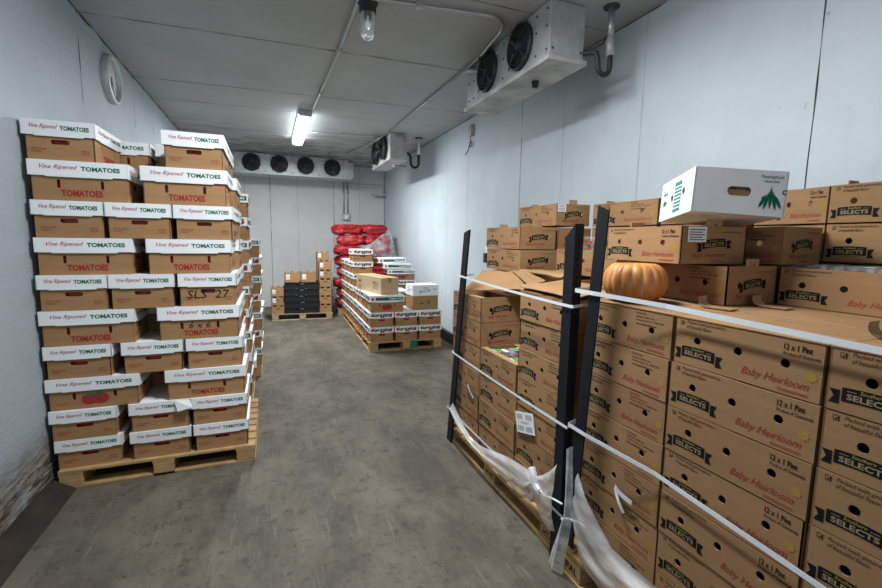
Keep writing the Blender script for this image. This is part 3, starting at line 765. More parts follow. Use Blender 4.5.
# ------------------------------------------------------------------ white vegetable box
def white_box():
    w, d, h = .334, .367, .170; t = .006
    M0 = Matrix.Translation((1.55, 1.283, 1.630)) @ R(-30, 'Z') @ R(4.2, 'Y') @ R(-4.7, 'X')
    root = bpy.data.objects.new('vegetable_box', None); COL.objects.link(root); root.matrix_world = M0
    tag(root, 'white vegetable box with green print tilted on top of brown trays', 'box')
    m = MB()
    F = [frame((0, 0, 0), (1, 0, 0), (0, 0, 1)), frame((w, 0, 0), (0, 1, 0), (0, 0, 1)), frame((w, d, 0), (-1, 0, 0), (0, 0, 1)), frame((0, d, 0), (0, -1, 0), (0, 0, 1))]
    for i, fr in enumerate(F):
        ww = w if i % 2 == 0 else d
        if i % 2 == 0: hs = [slot(ww * .50, h * .52, .088, .036)]
        else: hs = [ell(ww * .38, h * .50, .016, .018, 14), ell(ww * .72, h * .56, .016, .018, 14)]
        m.panel([(0, 0), (ww, 0), (ww, h), (0, h)], hs, t, 'lid', fr)
        if i % 2 == 0:
            m.text('Poppingfresh', ww * .71, h * .83, 'green', fr, width=ww * .24, height=h * .09, shear=.35, bold=.01)
            m.text('POBLANO PEPPERS', ww * .75, h * .75, 'green', fr, width=ww * .16, height=h * .045, bold=.02)
            for a, cx, cy, L in ((-24, .755, .33, .24), (-12, .795, .35, .30), (0, .835, .42, .36), (12, .875, .35, .30), (26, .915, .33, .24)):
                pts = [(.0062 * math.sin(PI * s) * (1.25 - .5 * s), (s - .5) * L * h * 1.5) for s in [k / 8 for k in range(9)]]
                pts = [(-p[0], p[1]) for p in pts] + [(p[0], p[1]) for p in pts[-2:0:-1]]
                m.poly(pts[::-1], 'green', fr @ T(ww * cx, h * cy, 0) @ R(a, 'Z'), .0008 + cx * .0004)
            for cx, cy in ((.74, .33), (.95, .49)): m.text('c', ww * cx, h * cy, 'green', fr, width=.016, bold=.02)
        else:
            rect(m, fr, ww * .45, ww * .66, h * .12, h * .88, 'tealink')
            for q in range(7): rect(m, fr, ww * .46, ww * .65, h * (.2 + q * .09), h * (.23 + q * .09), 'lid', .0012)
            leafstar(m, fr, ww * .16, h * .45, .035, 'green'); rect(m, fr, ww * .08, ww * .24, h * .66, h * .72, 'tealink')
    m.build('box_body', root)
    m = MB(); m.box(t, w - t, t, d - t, 0, t, 'lid'); m.build('box_bottom', root)
    m = MB(); m.box(.0, w, .0, d * .5 - .002, h, h + .004, 'lid'); m.build('box_flap', root)
    m = MB(); m.box(.0, w, d * .5 + .002, d, h, h + .004, 'lid'); m.build('box_flap', root)
    m = MB(); m.box(w * .52, w * .62, .02, .024, h * .42, h * .60, 'cardin'); m.box(w * .34, w * .68, .010, .014, h * .30, h * .56, 'cardin'); m.build('box_liner', root)
white_box()

# ------------------------------------------------------------------ pumpkin
def pumpkin():
    nr, nz_ = 120, 26; rib = 18; Rr, Hh = .134, .172
    vs = []; fs = []; gr = []
    for i in range(nz_ + 1):
        th = PI * i / nz_
        for k in range(nr):
            a = 2 * PI * k / nr
            c = abs(math.sin(a * rib / 2)) ; g = 1 - c
            st = max(0.0, math.sin(th))
            rr = (st ** .80) * Rr * (1 - .085 * g ** 1.6 * st ** .4) * (1 + .03 * noise.noise(Vector((math.cos(a) * 1.3, math.sin(a) * 1.3, 2))))
            z = -math.cos(th) * Hh / 2
            # dimple at both poles
            z -= .040 * math.exp(-(math.sin(th) / .38) ** 2) * (1 if th > PI / 2 else -.7)
            vs.append((rr * math.cos(a), rr * math.sin(a), z + Hh / 2 - .0)); gr.append(min(1, g ** 2.0 * 1.25))
    for i in range(nz_):
        for k in range(nr): fs.append((i * nr + k, i * nr + (k + 1) % nr, (i + 1) * nr + (k + 1) % nr, (i + 1) * nr + k))
    zmin = min(v[2] for v in vs); vs = [(x, y, z - zmin) for x, y, z in vs]
    m = MB(); m.add(vs, fs, 'pumpkin', smooth=True); me = m.mesh('pumpkin_body')
    at = me.attributes.new('groove', 'FLOAT', 'POINT'); at.data.foreach_set('value', gr)
    t = thing('pumpkin', (1.402, 1.395, zN + .002), 'flat ribbed orange pumpkin on the nearest brown boxes', 'pumpkin', None, 20)
    t.scale = (.93, .93, 1.12)
    link('pumpkin_body', me, t)
    m = MB(); zt = max(v[2] for v in vs) - .030; m.tube([(0, 0, zt - .012), (.002, 0, zt + .01), (.006, .003, zt + .022)], .009, 'woodg'); m.build('stem', t)
pumpkin()

# ------------------------------------------------------------------ black corner posts, straps, film
def post(base, top, w1, w2, label, rzn=0, ribs=False, cut=.05):
    """L shaped corner board: leg w1 along y on the aisle face, leg w2 along x on the end face"""
    b, tp = Vector(base), Vector(top); m = MB(); th = .007
    def bar(dx0, dx1, dy0, dy1, m_, z_lo=0.0, z_hi=0.0):
        vs = []
        for c, dz in ((b, 0.0), (tp, 1.0)):
            for (dx, dy, q) in ((dx0, dy0, 0), (dx1, dy0, 0), (dx1, dy1, 1), (dx0, dy1, 1)):
                vs.append((c.x + dx, c.y + dy, c.z - (cut * q if dz else 0)))
        m_.add(vs, [(3, 2, 1, 0), (4, 5, 6, 7), (0, 1, 5, 4), (1, 2, 6, 5), (2, 3, 7, 6), (3, 0, 4, 7)], 'postblk')
    t = thing('corner_post', (0, 0, 0), label, 'post', 'black corner posts of the right pallets')
    m1 = MB(); bar(0, th, 0, w1, m1); m1.build('aisle_leg', t)
    m2 = MB(); bar(th, w2, 0, th, m2) if not ribs else bar(th, w2, 0, th, m2)
    m2.build('end_leg', t)
    if ribs:
        m3 = MB()
        for i in range(60):
            f = i / 60; p = b.lerp(tp, f)
            if p.z > tp.z - .03: break
            m3.box(p.x + w2 * .45, p.x + w2 * .8, p.y - .004, p.y, p.z, p.z + .012, 'postblk')
        m3.build('ribbing', t)
    return t
post((1.215, 2.872, 0.0), (1.215, 2.632, 1.570), .078, .014, 'black corner post at the far end of the brown pallets', cut=.02)
post((1.203, 1.545, 0.0), (1.210, 1.548, 1.578), .064, .046, 'black ribbed corner post, left of the close pair', ribs=True, cut=.06)
post((1.207, 1.455, .151), (1.209, 1.355, 1.622), .060, .007, 'black flat corner post, right of the close pair', cut=-.022)

def strap(path, w, label):
    m = MB(); th = .0012; P_ = [Vector(p) for p in path]; A = []; B = []
    for i, p in enumerate(P_):
        d = (P_[min(i + 1, len(P_) - 1)] - P_[max(0, i - 1)]); d.z = 0; n = Vector((-d.y, d.x, 0)).normalized()
        A.append((p + n * th + Vector((0, 0, -w / 2)), p + n * th + Vector((0, 0, w / 2)))); B.append((p + Vector((0, 0, w / 2)), p + Vector((0, 0, -w / 2))))
    m.grid(A, 'strap', smooth=False); m.grid(B, 'strap', smooth=False)
    m.grid([[a[0], b[1]] for a, b in zip(A, B)], 'strap', smooth=False); m.grid([[b[0], a[1]] for a, b in zip(A, B)], 'strap', smooth=False)
    return tag(m.build('packing_strap'), label, 'strap', 'white packing straps around the right pallets')
def sm(path, n=6):
    out = []
    for a, b in zip(path[:-1], path[1:]):
        for i in range(n): out.append(tuple(Vector(a).lerp(Vector(b), i / n)))
    return out + [path[-1]]
XS = 1.199
for (zf, zn, which) in ((1.262, 1.225, 'top'), (.705, .685, 'middle'), (.268, .262, 'low')):
    yf = 2.95 - (.24 / 1.57) * zf
    strap([(1.34, yf + .030, zf), (1.24, yf + .022, zf), (XS, yf + .008, zf), (XS, yf, zf)] + [(XS - .0, yf + (1.585 - yf) * i / 8, zf + (zn - zf) * i / 8 - .006 * math.sin(PI * i / 8)) for i in range(1, 8)] +
          [(XS, 1.62, zn), (XS, 1.522, zn), (1.255, 1.546, zn), (1.27, 1.556, zn), (1.45, 1.562, zn)], .013, f'white strap around the pallet left of the posts, {which} one')
for (zf, zn, which) in ((1.298, 1.262, 'top'), (.705, .635, 'lower')):
    strap([(1.5, 1.552, zf), (1.26, 1.540, zf), (XS, 1.515, zf), (XS, 1.40, zf)] + [(XS + .052 * min(1, i / 2) * (1 if zf < 1.2 else .9), 1.40 + (.18 - 1.40) * i / 8, zf + (zn - zf) * i / 8) for i in range(1, 9)] +
          [(1.285, .165, zn), (1.9, .165, zn)], .0165, f'white strap around the nearest pallet, {which} one')

def film(top, bot, x, label, seedv, amp=.02, nv=14, nu=40, name='stretch_film'):
    def at(P_, f):
        f *= len(P_) - 1; i = min(int(f), len(P_) - 2); return Vector(P_[i]).lerp(Vector(P_[i + 1]), f - i)
    G = []
    for i in range(nu + 1):
        a, b = at(top, i / nu), at(bot, i / nu); row = []
        for j in range(nv + 1):
            p = a.lerp(b, j / nv)
            fold = noise.noise(Vector((i / nu * 2.2 + seedv, j / nv * 4.5, 0))) + .35 * noise.noise(Vector((i / nu * 4, j / nv * 9 + seedv, 3)))
            row.append((x - amp * (.9 + fold) - .02 * math.sin(PI * j / nv), p.x, p.y + .008 * fold))
        G.append(row)
    m = MB(); m.grid(G, 'film')
    return tag(m.build(name), label, 'plastic film', 'stretch film hanging off the right pallets')
film([(2.815, .335), (2.691, .267), (2.533, .213), (2.365, .213), (2.02, .307), (1.848, .336), (1.729, .342)],
     [(2.83, .255), (2.70, .181), (2.472, .163), (2.259, .154), (1.93, .16), (1.80, .158), (1.735, .30)], 1.212, 'translucent film swag sagging along the base left of posts', 1.0, .011)
film([(1.74, .34), (1.68, .38), (1.627, .431), (1.575, .49)], [(1.745, .30), (1.70, .17), (1.619, .135), (1.575, .16)], 1.208, 'gathered film fanned against the left black post', 5.0, .011, 18, 14)
film([(1.477, .61), (1.484, .458), (1.484, .30), (1.533, .16), (1.578, .012)], [(1.455, .634), (1.442, .48), (1.441, .336), (1.451, .216), (1.482, .012)], 1.192, 'twisted film tail hanging between the two black posts', 9.0, .010, 10, 26)
film([(1.435, .52), (1.38, .446), (1.312, .39), (1.222, .322), (1.109, .322), (.98, .333)],
     [(1.435, .264), (1.404, .159), (1.346, .125), (1.267, .112), (1.166, .132), (1.04, .177)], 1.212, 'translucent film swag at the base right of posts', 14.0, .013)
# knot of gathered film and a white tie
m = MB(); m.tube(sm([(1.19, 1.765, .375), (1.183, 1.735, .35), (1.18, 1.715, .315), (1.183, 1.68, .30)], 5), .019, 'film'); m.tube(sm([(1.18, 1.70, .315), (1.185, 1.64, .30), (1.185, 1.589, .319), (1.19, 1.515, .332)], 4), .005, 'strap')
tag(m.build('film_knot'), 'white knotted tie in the film beside left black post', 'plastic film')
m = MB(); m.tube(sm([(1.180, 1.50, .27), (1.18, 1.464, .296), (1.195, 1.403, .315), (1.20, 1.37, .31)], 4), .006, 'strap')
tag(m.build('film_tie'), 'white tie crossing the right black post near its foot', 'plastic film')

# white shipping label and torn tape on the faces
m = MB(); fr = frame((1.2655, 2.03, .545), (0, -1, .20), (0, .0, 1)); W_, H_ = .185, .115
fr = frame((1.2655, 2.035, .440), (0, -1, .28), (0, .28, 1)); rect(m, fr, 0, W_, 0, H_, 'lid', .0005)
for (a, b) in ((.08, .64), (.58, .64), (.10, .10), (.56, .10)):
    for q in range(9): rect(m, fr, W_ * (a + q * .038), W_ * (a + q * .038 + (.012 if q % 3 else .024)), H_ * b, H_ * (b + .24), 'grayink', .0012)
m.text('1  WW7', W_ * .12, H_ * .42, 'grayink', fr, width=W_ * .6, height=H_ * .13)
tag(m.build('shipping_label'), 'white shipping label with barcodes on the boxes left of posts', 'label')
def tape(pts, label):
    m = MB()
    for (a, b, w) in pts:
        a, b = Vector(a), Vector(b); d = (b - a).normalized(); s = d.cross(Vector((1, 0, 0))).normalized() * w
        P_ = [[a.lerp(b, i / 6) + s + Vector((-.006 * math.sin(PI * i / 6), 0, 0)), a.lerp(b, i / 6) - s + Vector((-.006 * math.sin(PI * i / 6), 0, 0))] for i in range(7)]
        m.grid(P_, 'strap'); m.grid([[p[1] + Vector((-.0008, 0, 0)), p[0] + Vector((-.0008, 0, 0))] for p in P_], 'strap')
    tag(m.build('torn_tape'), label, 'tape', 'torn white tape on the brown boxes')
tape([((1.264, 1.288, .528), (1.262, 1.195, .512), .010), ((1.263, 1.284, .526), (1.258, 1.228, .452), .008)], 'torn white tape strip on the boxes right of posts')
tape([((1.264, 2.70, .500), (1.262, 2.60, .440), .010)], 'torn white tape strip on boxes by the far post')

# ------------------------------------------------------------------ cartons on the back pallets
G3 = 'red and green printed cartons on the back pallets'
def pc(o, u, v, z, label, H=.2, body='green', lid='green', rz=0.0):
    w, d = (CW, CN) if o == 'w' else (CN, CW)
    x, y = pb(u + w / 2, v + d / 2)
    t = thing('tomato_carton', (x, y, z), label, 'box', G3, (0 if o == 'w' else -90) + rz + PBR, (1, 1, H / CH_))
    link('carton_body', BODY[body], t); link('carton_lid', LID[lid], t); link('tomato_fill', FILL, t); return t
z0 = .131; hh = .2
for k in range(2):
    for i in range(3):
        pc('n', .004 + i * .342, .01, z0 + k * hh, f'printed carton on the green taped pallet, {["left", "middle", "right"][i]} of front row, {["bottom", "second"][k]} layer', hh - .002)
        if i == 0 or k == 1: pc('n', .004 + i * .342, .49, z0 + k * hh, f'printed carton in second row of green taped pallet, {["left", "middle", "right"][i]}, {["bottom", "second"][k]} layer', hh - .002)
    for i in range(1): pc('n', .004, .97, z0 + k * hh, f'printed carton in third row of green taped pallet, {["bottom", "second"][k]} layer', hh - .002, rz=0)
pc('w', .012, .012, z0 + 2 * hh, 'long printed carton with green band under the long tan box', .225)
pc('n', .01, .36, z0 + 2 * hh, 'printed carton under the far half of the long tan box', .225)
pc('n', .015, .83, z0 + 2 * hh, 'printed carton beneath the far end of the tan box', .205)
pc('n', .36, .55, z0 + 2 * hh, 'printed carton behind the long green banded carton', .215)
for k in range(6):
    pc('n', .005, 1.46, z0 + k * hh, f'printed carton in the tall back column left of the loose lids, {ORD[5 - k]}', hh - .002)
    if k < 5: pc('n', -.005, 2.42, z0 + k * hh, f'printed carton in the rearmost column by the red bags, {ORD[4 - k]}', hh - .002)
    if k < 5: pc('n', .0, 1.935, z0 + k * hh, f'printed carton behind the tall back column, {ORD[4 - k]}', hh - .002)
    if k < 5: pc('w' if k == 4 else 'n', .55 if k == 4 else .69, 1.30, z0 + k * .176, f'printed carton in the back column by the right wall, {ORD[4 - k]}', .174, rz=-2)
    if k < 3: pc('n', .345, 1.46, z0 + k * hh, f'printed carton between the two back columns, {ORD[2 - k]}', hh - .002)
for (u, v, z, rz, ry, lab) in ((.72, 1.48, .949, -4, 1.2, 'loose green banded lid lying on the wall side carton'), (.64, 1.60, 1.038, 6, -1, 'loose green banded lid on top of the other lid')):
    x, y = pb(u, v); o = link('carton_lid', LID['green']); o.location = (x, y, z - .045); o.rotation_euler = (0, math.radians(ry), math.radians(rz + PBR)); tag(o, lab, 'lid', 'loose carton lids')
# long tan box lying on top
def long_box():
    L, W, H = .84, .262, .225
    t = thing('long_carton', (1.415, 6.17, z0 + 2 * hh + .227), 'long plain tan carton lying across the printed cartons', 'box', None, 102)
    m = MB(); m.box(-L / 2, L / 2, -W / 2, W / 2, 0, H, 'cardlight')
    F = faces4(L, W)
    m2 = MB()
    m.text('FRAGILE', L * .68, H * .62, 'black', F[2], width=.09)
    for fi in (0, 2):
        fr = F[fi]
        m.text('HANDLE WITH CARE', L * .06, H * .80, 'black', fr, width=.12)
        for q in range(4): rect(m, fr, L * (.08 + q * .035), L * (.10 + q * .035), H * .5, H * .68, 'black')
        for q in range(3): rect(m, fr, L * .08, L * .22, H * (.15 + .09 * q), H * (.18 + .09 * q), 'grayink')
        for q in range(5): rect(m, fr, L * .70, L * .88, H * (.3 + .09 * q), H * (.33 + .09 * q), 'grayink')
    m.build('carton_body', t)
    m = MB(); m.box(-L / 2, L / 2, -.022, .022, H, H + .0015, 'card'); m.box(-L / 2 - .001, -L / 2, -.022, .022, H * .7, H, 'card'); m.build('tape', t)
long_box()
def lidded_tan():
    x, y = pb(.80, .25)
    t = thing('lidded_box', (x, y, z0 + 2 * hh + .001), 'tan box with round holes under a white lid at the front right', 'box', None, PBR + 4)
    L, W, H = .37, .30, .20
    m = MB()
    for i, fr in enumerate(faces4(L, W)):
        w = L if i % 2 == 0 else W
        m.panel([(0, 0), (w, 0), (w, H), (0, H)], [ell(w * .34, H * .45, .014, .014), ell(w * .62, H * .50, .014, .014)], .005, 'card', fr)
    m.box(-L / 2 + .005, L / 2 - .005, -W / 2 + .005, W / 2 - .005, 0, .005, 'card'); m.build('box_body', t)
    m = MB(); h = .15
    for i, fr in enumerate(faces4(L + .014, W + .014, H - .005)):
        w = (L if i % 2 == 0 else W) + .014
        m.panel([(0, 0), (w, 0), (w * .98, h), (w * .02, h)], [ell(w * .30, h * .40, .014, .013), ell(w * .62, h * .48, .014, .013)], .004, 'lid', fr)
        for q in range(5): rect(m, fr, w * .36, w * .56, h * (.3 + q * .11), h * (.33 + q * .11), 'tealink')
        leafstar(m, fr, w * .84, h * .58, .022, 'green')
    m.box(-L / 2, L / 2, -W / 2, W / 2, H + h - .008, H + h - .005, 'lid'); m.build('box_lid', t)
lidded_tan()

# ------------------------------------------------------------------ crates and small trays at the back
rzb = -3
def fp(u, v):
    a = math.radians(rzb); return (u * math.cos(a) - v * math.sin(a), 8.38 + u * math.sin(a) + v * math.cos(a))
def crate_mesh():
    L, W, H = .60, .40, .113; m = MB(); t = .008
    for i, fr in enumerate(faces4(L, W)):
        w = L if i % 2 == 0 else W; n = 7 if i % 2 == 0 else 5; holes = []
        for k in range(n):
            if k != n // 2: holes.append(slot(w * (k + .5) / n, H * .62, w / n * .5, H * .13, 3))
        m.panel([(0, 0), (w, 0), (w, H), (w * .72, H), (w * .69, H * .90), (w * .31, H * .90), (w * .28, H), (0, H)], holes, t, 'crate', fr)
        for k in range(n + 1): m.box(w * k / n - .004, w * k / n + .004, 0, H, 0, .008, 'crate', fr)
        m.box(0, w, H - .012, H - .002, 0, .010, 'crate', fr)
    m.box(-L / 2 + t, L / 2 - t, -W / 2 + t, W / 2 - t, 0, .006, 'crate')
    return m.mesh('crate_body')
CR = crate_mesh()
ml = MB(); rect(ml, frame((-.03, -.2086, .074), (1, 0, 0), (0, 0, 1)), 0, .06, 0, .022, 'grayink', .001); CRL = ml.mesh('crate_tag')
for k in range(5):
    x, y = fp(.525, .215)
    t = thing('plastic_crate', (x + .012 * math.sin(k * 2.1), y, .126 + k * .1145), f'black plastic crate on the back pallet, {ORD[4 - k]} of five', 'crate', 'stacked black crates', rzb)
    link('crate_body', CR, t); link('crate_tag', CRL, t)
def small_tray(L, W, H, sticker):
    m = MB(); t = .005
    for i, fr in enumerate(faces4(L, W)):
        w = L if i % 2 == 0 else W
        out = [(0, 0), (w, 0), (w, H), (w * .9, H), (w * .84, H * .82), (w * .62, H * .82), (w * .58, H), (w * .42, H), (w * .38, H * .82), (w * .16, H * .82), (w * .1, H), (0, H)]
        m.panel(out, [slot(w * .5, H * .60, w * .34, .012, 3)], t, 'card', fr)
    m.box(-L / 2 + t, L / 2 - t, -W / 2 + t, W / 2 - t, 0, t, 'card')
    b = m.mesh('tray_body'); m = MB(); fr = faces4(L, W)[0]; rect(m, fr, L * .12, L * .36, H * .28, H * .78, 'lid', .0015)
    for q in range(3): rect(m, fr, L * .15, L * .33, H * (.36 + q * .12), H * (.40 + q * .12), 'grayink', .002)
    return b, m.mesh('sticker')
ST = small_tray(.27, .38, .178, True); ST2 = small_tray(.225, .38, .158, True)
def stray(u, v, z, me, label, sticker=True):
    x, y = fp(u, v); t = thing('shallow_tray', (x, y, z), label, 'box', 'small trays on the back pallet', rzb)
    link('tray_body', me[0], t)
    if sticker: link('sticker', me[1], t)
stray(.365, .215, .700, ST, 'small brown tray with white sticker on black crates, left')
stray(.645, .215, .700, ST, 'small brown tray with white sticker on black crates, right')
for k in range(3): stray(.108, .215, .126 + k * .160, ST2, f'small brown tray left of the black crates, {ORD[2 - k]}', k > 0)
for k in range(6): stray(.945, .215, .126 + k * .160, ST2, f'small brown tray right of the black crates, {ORD[5 - k]} of the front stack', k > 3)
for k in range(7):
    lab = 'small brown tray topping the stack behind at right of crates' if k == 6 else 'small brown tray out of sight behind the right stack'
    stray(.93, .61, .126 + k * .160, ST2, lab, k == 6)

# ------------------------------------------------------------------ red net bags
def bag_mesh(seedv):
    m = MB(); nu, nv = 56, 28; vs = []; fs = []; a, b, c = .285, .25, .125
    def sp(x, e): return math.copysign(abs(x) ** e, x)
    for i in range(nv + 1):
        th = -PI / 2 + PI * i / nv
        for k in range(nu):
            ph = 2 * PI * k / nu
            p = Vector((a * sp(math.cos(th), .32) * sp(math.cos(ph), .5), b * sp(math.cos(th), .32) * sp(math.sin(ph), .5), c * sp(math.sin(th), .62)))
            n = p.normalized()
            d = noise.voronoi(p * 11 + Vector((seedv, seedv, 0)))[0][0]
            p += n * (.075 * (.36 - d) + .045 * noise.noise(p * 4 + Vector((seedv * 3, 0, 0))))
            vs.append(tuple(p + Vector((0, 0, c))))
    for i in range(nv):
        for k in range(nu): fs.append((i * nu + k, i * nu + (k + 1) % nu, (i + 1) * nu + (k + 1) % nu, (i + 1) * nu + k))
    m.add(vs, fs, 'net', smooth=True)
    return m.mesh('net_bag')
BG = [bag_mesh(1.3), bag_mesh(5.1), bag_mesh(9.7)]
for k in range(8):
    for i in range(2):
        for r in range(1):
            x = (1.49 + i * .54) + .055 * math.sin(k * 2.3 + i * 2); y = 8.95 + r * .53 + .02 * math.cos(k * 1.7)
            o = link('net_bag', BG[(k + i + r) % 3]); o.location = (x, y,   .130 + k * .207); o.rotation_euler = (0, 0, random.uniform(-.2, .2)); o.rotation_euler.x = random.uniform(-.05, .05); o.rotation_euler.y = random.uniform(-.06, .06); o.scale = (random.uniform(.92, 1.0), .90, random.uniform(.78, .86))
            side = ['left', 'right'][i]
            lab = f'red net bag of onions, {side} side of the back corner pile, {ORD[7 - k]}' if r == 0 else ('red net bag of onions in the rear of the corner pile')
            tag(o, lab, 'bag of onions', 'red net bags in the back corner')
# plastic film hung over the bags
def drape(fn, label, nu=26, nv=20):
    G = [[fn(i / nu, j / nv) for j in range(nv + 1)] for i in range(nu + 1)]
    m = MB(); m.grid(G, 'filmthin'); return tag(m.build('plastic_drape'), label, 'plastic film', 'plastic film over the red bags')
def f1(u, v):
    w = .03 * noise.noise(Vector((u * 5, v * 9, 2)))
    return (1.62 + .62 * u + .25 * (1 - v) * (u - .3), 8.62 - .04 * math.sin(PI * v) + w, 1.05 + (.25 + .40 * u ** 1.2) * v + w * .5)
drape(f1, 'wrinkled clear film hanging over the right side of red bags')
def f2(u, v):
    w = .03 * noise.noise(Vector((u * 5 + 8, v * 9, 2)))
    return (1.16 - .03 * math.sin(PI * v) + w + .05 * v, 8.70 + .5 * u, .14 + .75 * v)
drape(f2, 'clear film wrapped around the lower left of red bags')

# ------------------------------------------------------------------ evaporator coolers
def fan(parent, c, axis_m, r):
    """one shroud ring with guard, blades and motor; axis along local +z of axis_m"""
    mx = Matrix.Translation(c) @ axis_m
    m = MB(); m.lathe([(r * 1.04, 0), (r * 1.05, .02), (r * 1.0, .035), (r * .96, .03), (r * .96, -.0)], 'fanblk', 32, mx)
    m.lathe([(.001, .0015), (r * .98, .0015)], 'fanblk', 32, mx)
    sh = m.build('fan_shroud', parent)
    m = MB()
    for q in range(6):
        rr = r * (.22 + .15 * q); m.tube([(rr * math.cos(2 * PI * i / 28), rr * math.sin(2 * PI * i / 28), .045 - .010 * (q / 5) ** 2) for i in range(29)], .0028, 'fanblk', 5, mx, cap=False)
    for q in range(4):
        a = PI / 4 + q * PI / 2; m.tube([(.05 * math.cos(a), .05 * math.sin(a), .047), (r * 1.18 * math.cos(a), r * 1.18 * math.sin(a), .028)], .006, 'fanblk', 6, mx)
    m.build('fan_guard', sh)
    m = MB()
    for q in range(4):
        a = q * PI / 2 + .3
        b_ = mx @ R(math.degrees(a), 'Z')
        P_ = [[(r * (.2 + .68 * s), (-.30 + .6 * w) * r * (.6 + .5 * s), .012 + .018 * (w - .5)) for w in (0, .33, .66, 1)] for s in (0, .33, .66, 1)]
        m.grid(P_, 'fanblk', b_)
    m.build('fan_blades', sh)
    m = MB(); m.lathe([(.001, .040), (r * .20, .039), (r * .22, .03), (r * .22, .005)], 'seam', 18, mx); m.build('fan_motor', sh)
AX_NX = Matrix.Rotation(-PI / 2, 4, 'Y')      # +z -> -x
AX_NY = Matrix.Rotation(PI / 2, 4, 'X')       # +z -> -y
# big one, right of the aisle
t = thing('evaporator_cooler', (0, 0, 0), 'metal ceiling cooler with two black fans nearest at top right', 'cooler', 'ceiling coolers')
X0, X1, Y0, Y1, Z0 = 1.795, 2.075, 2.665, 4.0, 2.73
m = MB(); m.box(X0, X1, Y0, Y1, Z0 + .028, ZC - .006, 'galv'); hs = m.build('cooler_housing', t, .004)
m = MB(); m.box(X0 - .020, X1 + .020, Y0 - .020, Y1 + .020, Z0 - .012, Z0 + .020, 'galvp'); m.build('drip_pan', t, .003)
m = MB(); m.box(X0 + .004, X1 - .004, Y0 + .004, Y1 - .004, Z0 + .018, Z0 + .030, 'seam'); m.build('pan_gap', t)
m = MB(); m.lathe([(.001, -.045), (.022, -.045), (.026, -.02), (.03, 0)], 'fanblk', 14, T(1.94, 3.05, Z0 - .011)); m.build('drain_spigot', t)
for yy in (3.03, 3.56): fan(t, (X0 - .002, yy, 2.935), AX_NX, .155)
def rivet(parent, mx):
    m = MB(); m.lathe([(.001, .006), (.008, .005), (.009, 0)], 'seam', 8, mx); m.build('rivet', parent)
for yy in (2.70, 2.83, 3.30, 3.85, 3.95):
    for zz in (2.80, 2.95, 3.06): rivet(t, Matrix.Translation((X0, yy, zz)) @ AX_NX)
for zz in (2.80,):
    for xx in (1.82, 2.05): rivet(t, Matrix.Translation((xx, Y0, zz)) @ AX_NY)
for k, yy in enumerate((3.03, 3.56)):
    pts = [(X0 - .05, yy, 2.94)] + [(X0 - .06 - .02 * math.sin(q * 1.7), yy + .02 * q + .03 * math.sin(q), 2.95 + .028 * q) for q in range(1, 5)] + [(X0 - .02, yy + .13, ZC - .02)]
    m = MB(); m.tube(sm(pts, 3), .006, 'copper', 6); m.build('fan_wire', t)
m = MB(); m.tube([(X0 - .055 + .035 * math.cos(2 * PI * i / 16), 3.26 + .03 * math.sin(2 * PI * i / 16), 2.99 + .03 * math.cos(2 * PI * i / 16)) for i in range(17)], .004, 'pipe', 6); m.build('wire_coil', t)
m = MB(); m.tube([(X0 - .03, Y1 + .02, ZC - .03), (X0 - .03, Y1 - .1, ZC - .05), (X0 - .02, Y1 - .28, ZC - .12)], .02, 'pipe', 8); m.build('cable_gland', t)
# drain pipe with trap
t = thing('drain_pipe', (2.24, 2.6, 0), 'drain pipe from ceiling with black U trap beside big cooler', 'pipe')
m = MB(); m.tube([(0, 0, ZC), (-.003, -.01, ZC - .22)], .022, 'pipe', 12); m.build('upper_pipe', t)
m = MB(); m.lathe([(.001, 0), (.055, -.001), (.055, -.008), (.001, -.009)], 'seam', 18, T(0, 0, ZC)); m.build('flange', t)
m = MB(); m.tube([(-.003, -.01, ZC - .20), (-.006, -.02, ZC - .33)], .029, 'galvd', 12); m.build('coupling', t)
m = MB(); pts = [(-.006, -.02, ZC - .31), (-.006, -.02, ZC - .39)] + [(-.006 - .05 * (1 - math.cos(a)), -.02, ZC - .41 - .05 * math.sin(a)) for a in [PI * q / 10 for q in range(11)]] + [(-.108, -.015, ZC - .36), (-.116, -.01, ZC - .325), (-.135, .03, ZC - .31), (-.168, .065, ZC - .31)]
m.tube(pts, .018, 'rubber', 10); m.build('trap_hose', t)
m = MB(); m.tube(sm([(-.02, .0, ZC - .19), (-.06, 0, ZC - .25), (-.11, .02, ZC - .28), (-.168, .07, ZC - .275)], 4), .006, 'rubber', 6); m.build('cable', t)
# small one farther back
t = thing('evaporator_cooler', (0, 0, 0), 'small metal ceiling cooler with black fans farther along right side', 'cooler', 'ceiling coolers')
X0, X1, Y0, Y1, Z0 = 1.755, 2.02, 6.72, 7.95, 2.715
m = MB(); m.box(X0, X1, Y0, Y1, Z0 + .02, ZC - .006, 'galvd'); m.build('cooler_housing', t, .004)
m = MB(); m.box(X0 - .008, X1 + .008, Y0 - .008, Y1 + .008, Z0, Z0 + .022, 'galvd'); m.build('drip_pan', t, .003)
for yy in (7.04, 7.58): fan(t, (X0 - .03, yy, 2.93), AX_NX, .168)
m = MB(); m.tube([(X0 - .06, 7.05, 2.92), (X0 - .11, 7.3, 2.85), (X0 - .10, 7.6, 2.75)], .012, 'rubber', 6); m.tube([(X0 - .10, 7.0, 2.95), (X0 - .13, 7.0, 2.93)], .05, 'rubber', 8); m.build('fan_wire', t)
m = MB(); m.tube([(1.9, 7.05, Z0), (1.9, 7.05, Z0 - .05)], .016, 'lid', 8); m.tube([(1.9, 7.05, Z0 - .03), (2.05, 6.85, Z0 - .07)], .007, 'rubber', 6); m.build('drain_spigot', t)
t = thing('drain_pipe', (2.27, 6.9, 0), 'drain pipe with black U trap beside the small cooler', 'pipe')
m = MB(); m.tube([(0, 0, ZC), (0, 0, ZC - .26)], .022, 'lid', 12); m.build('upper_pipe', t)
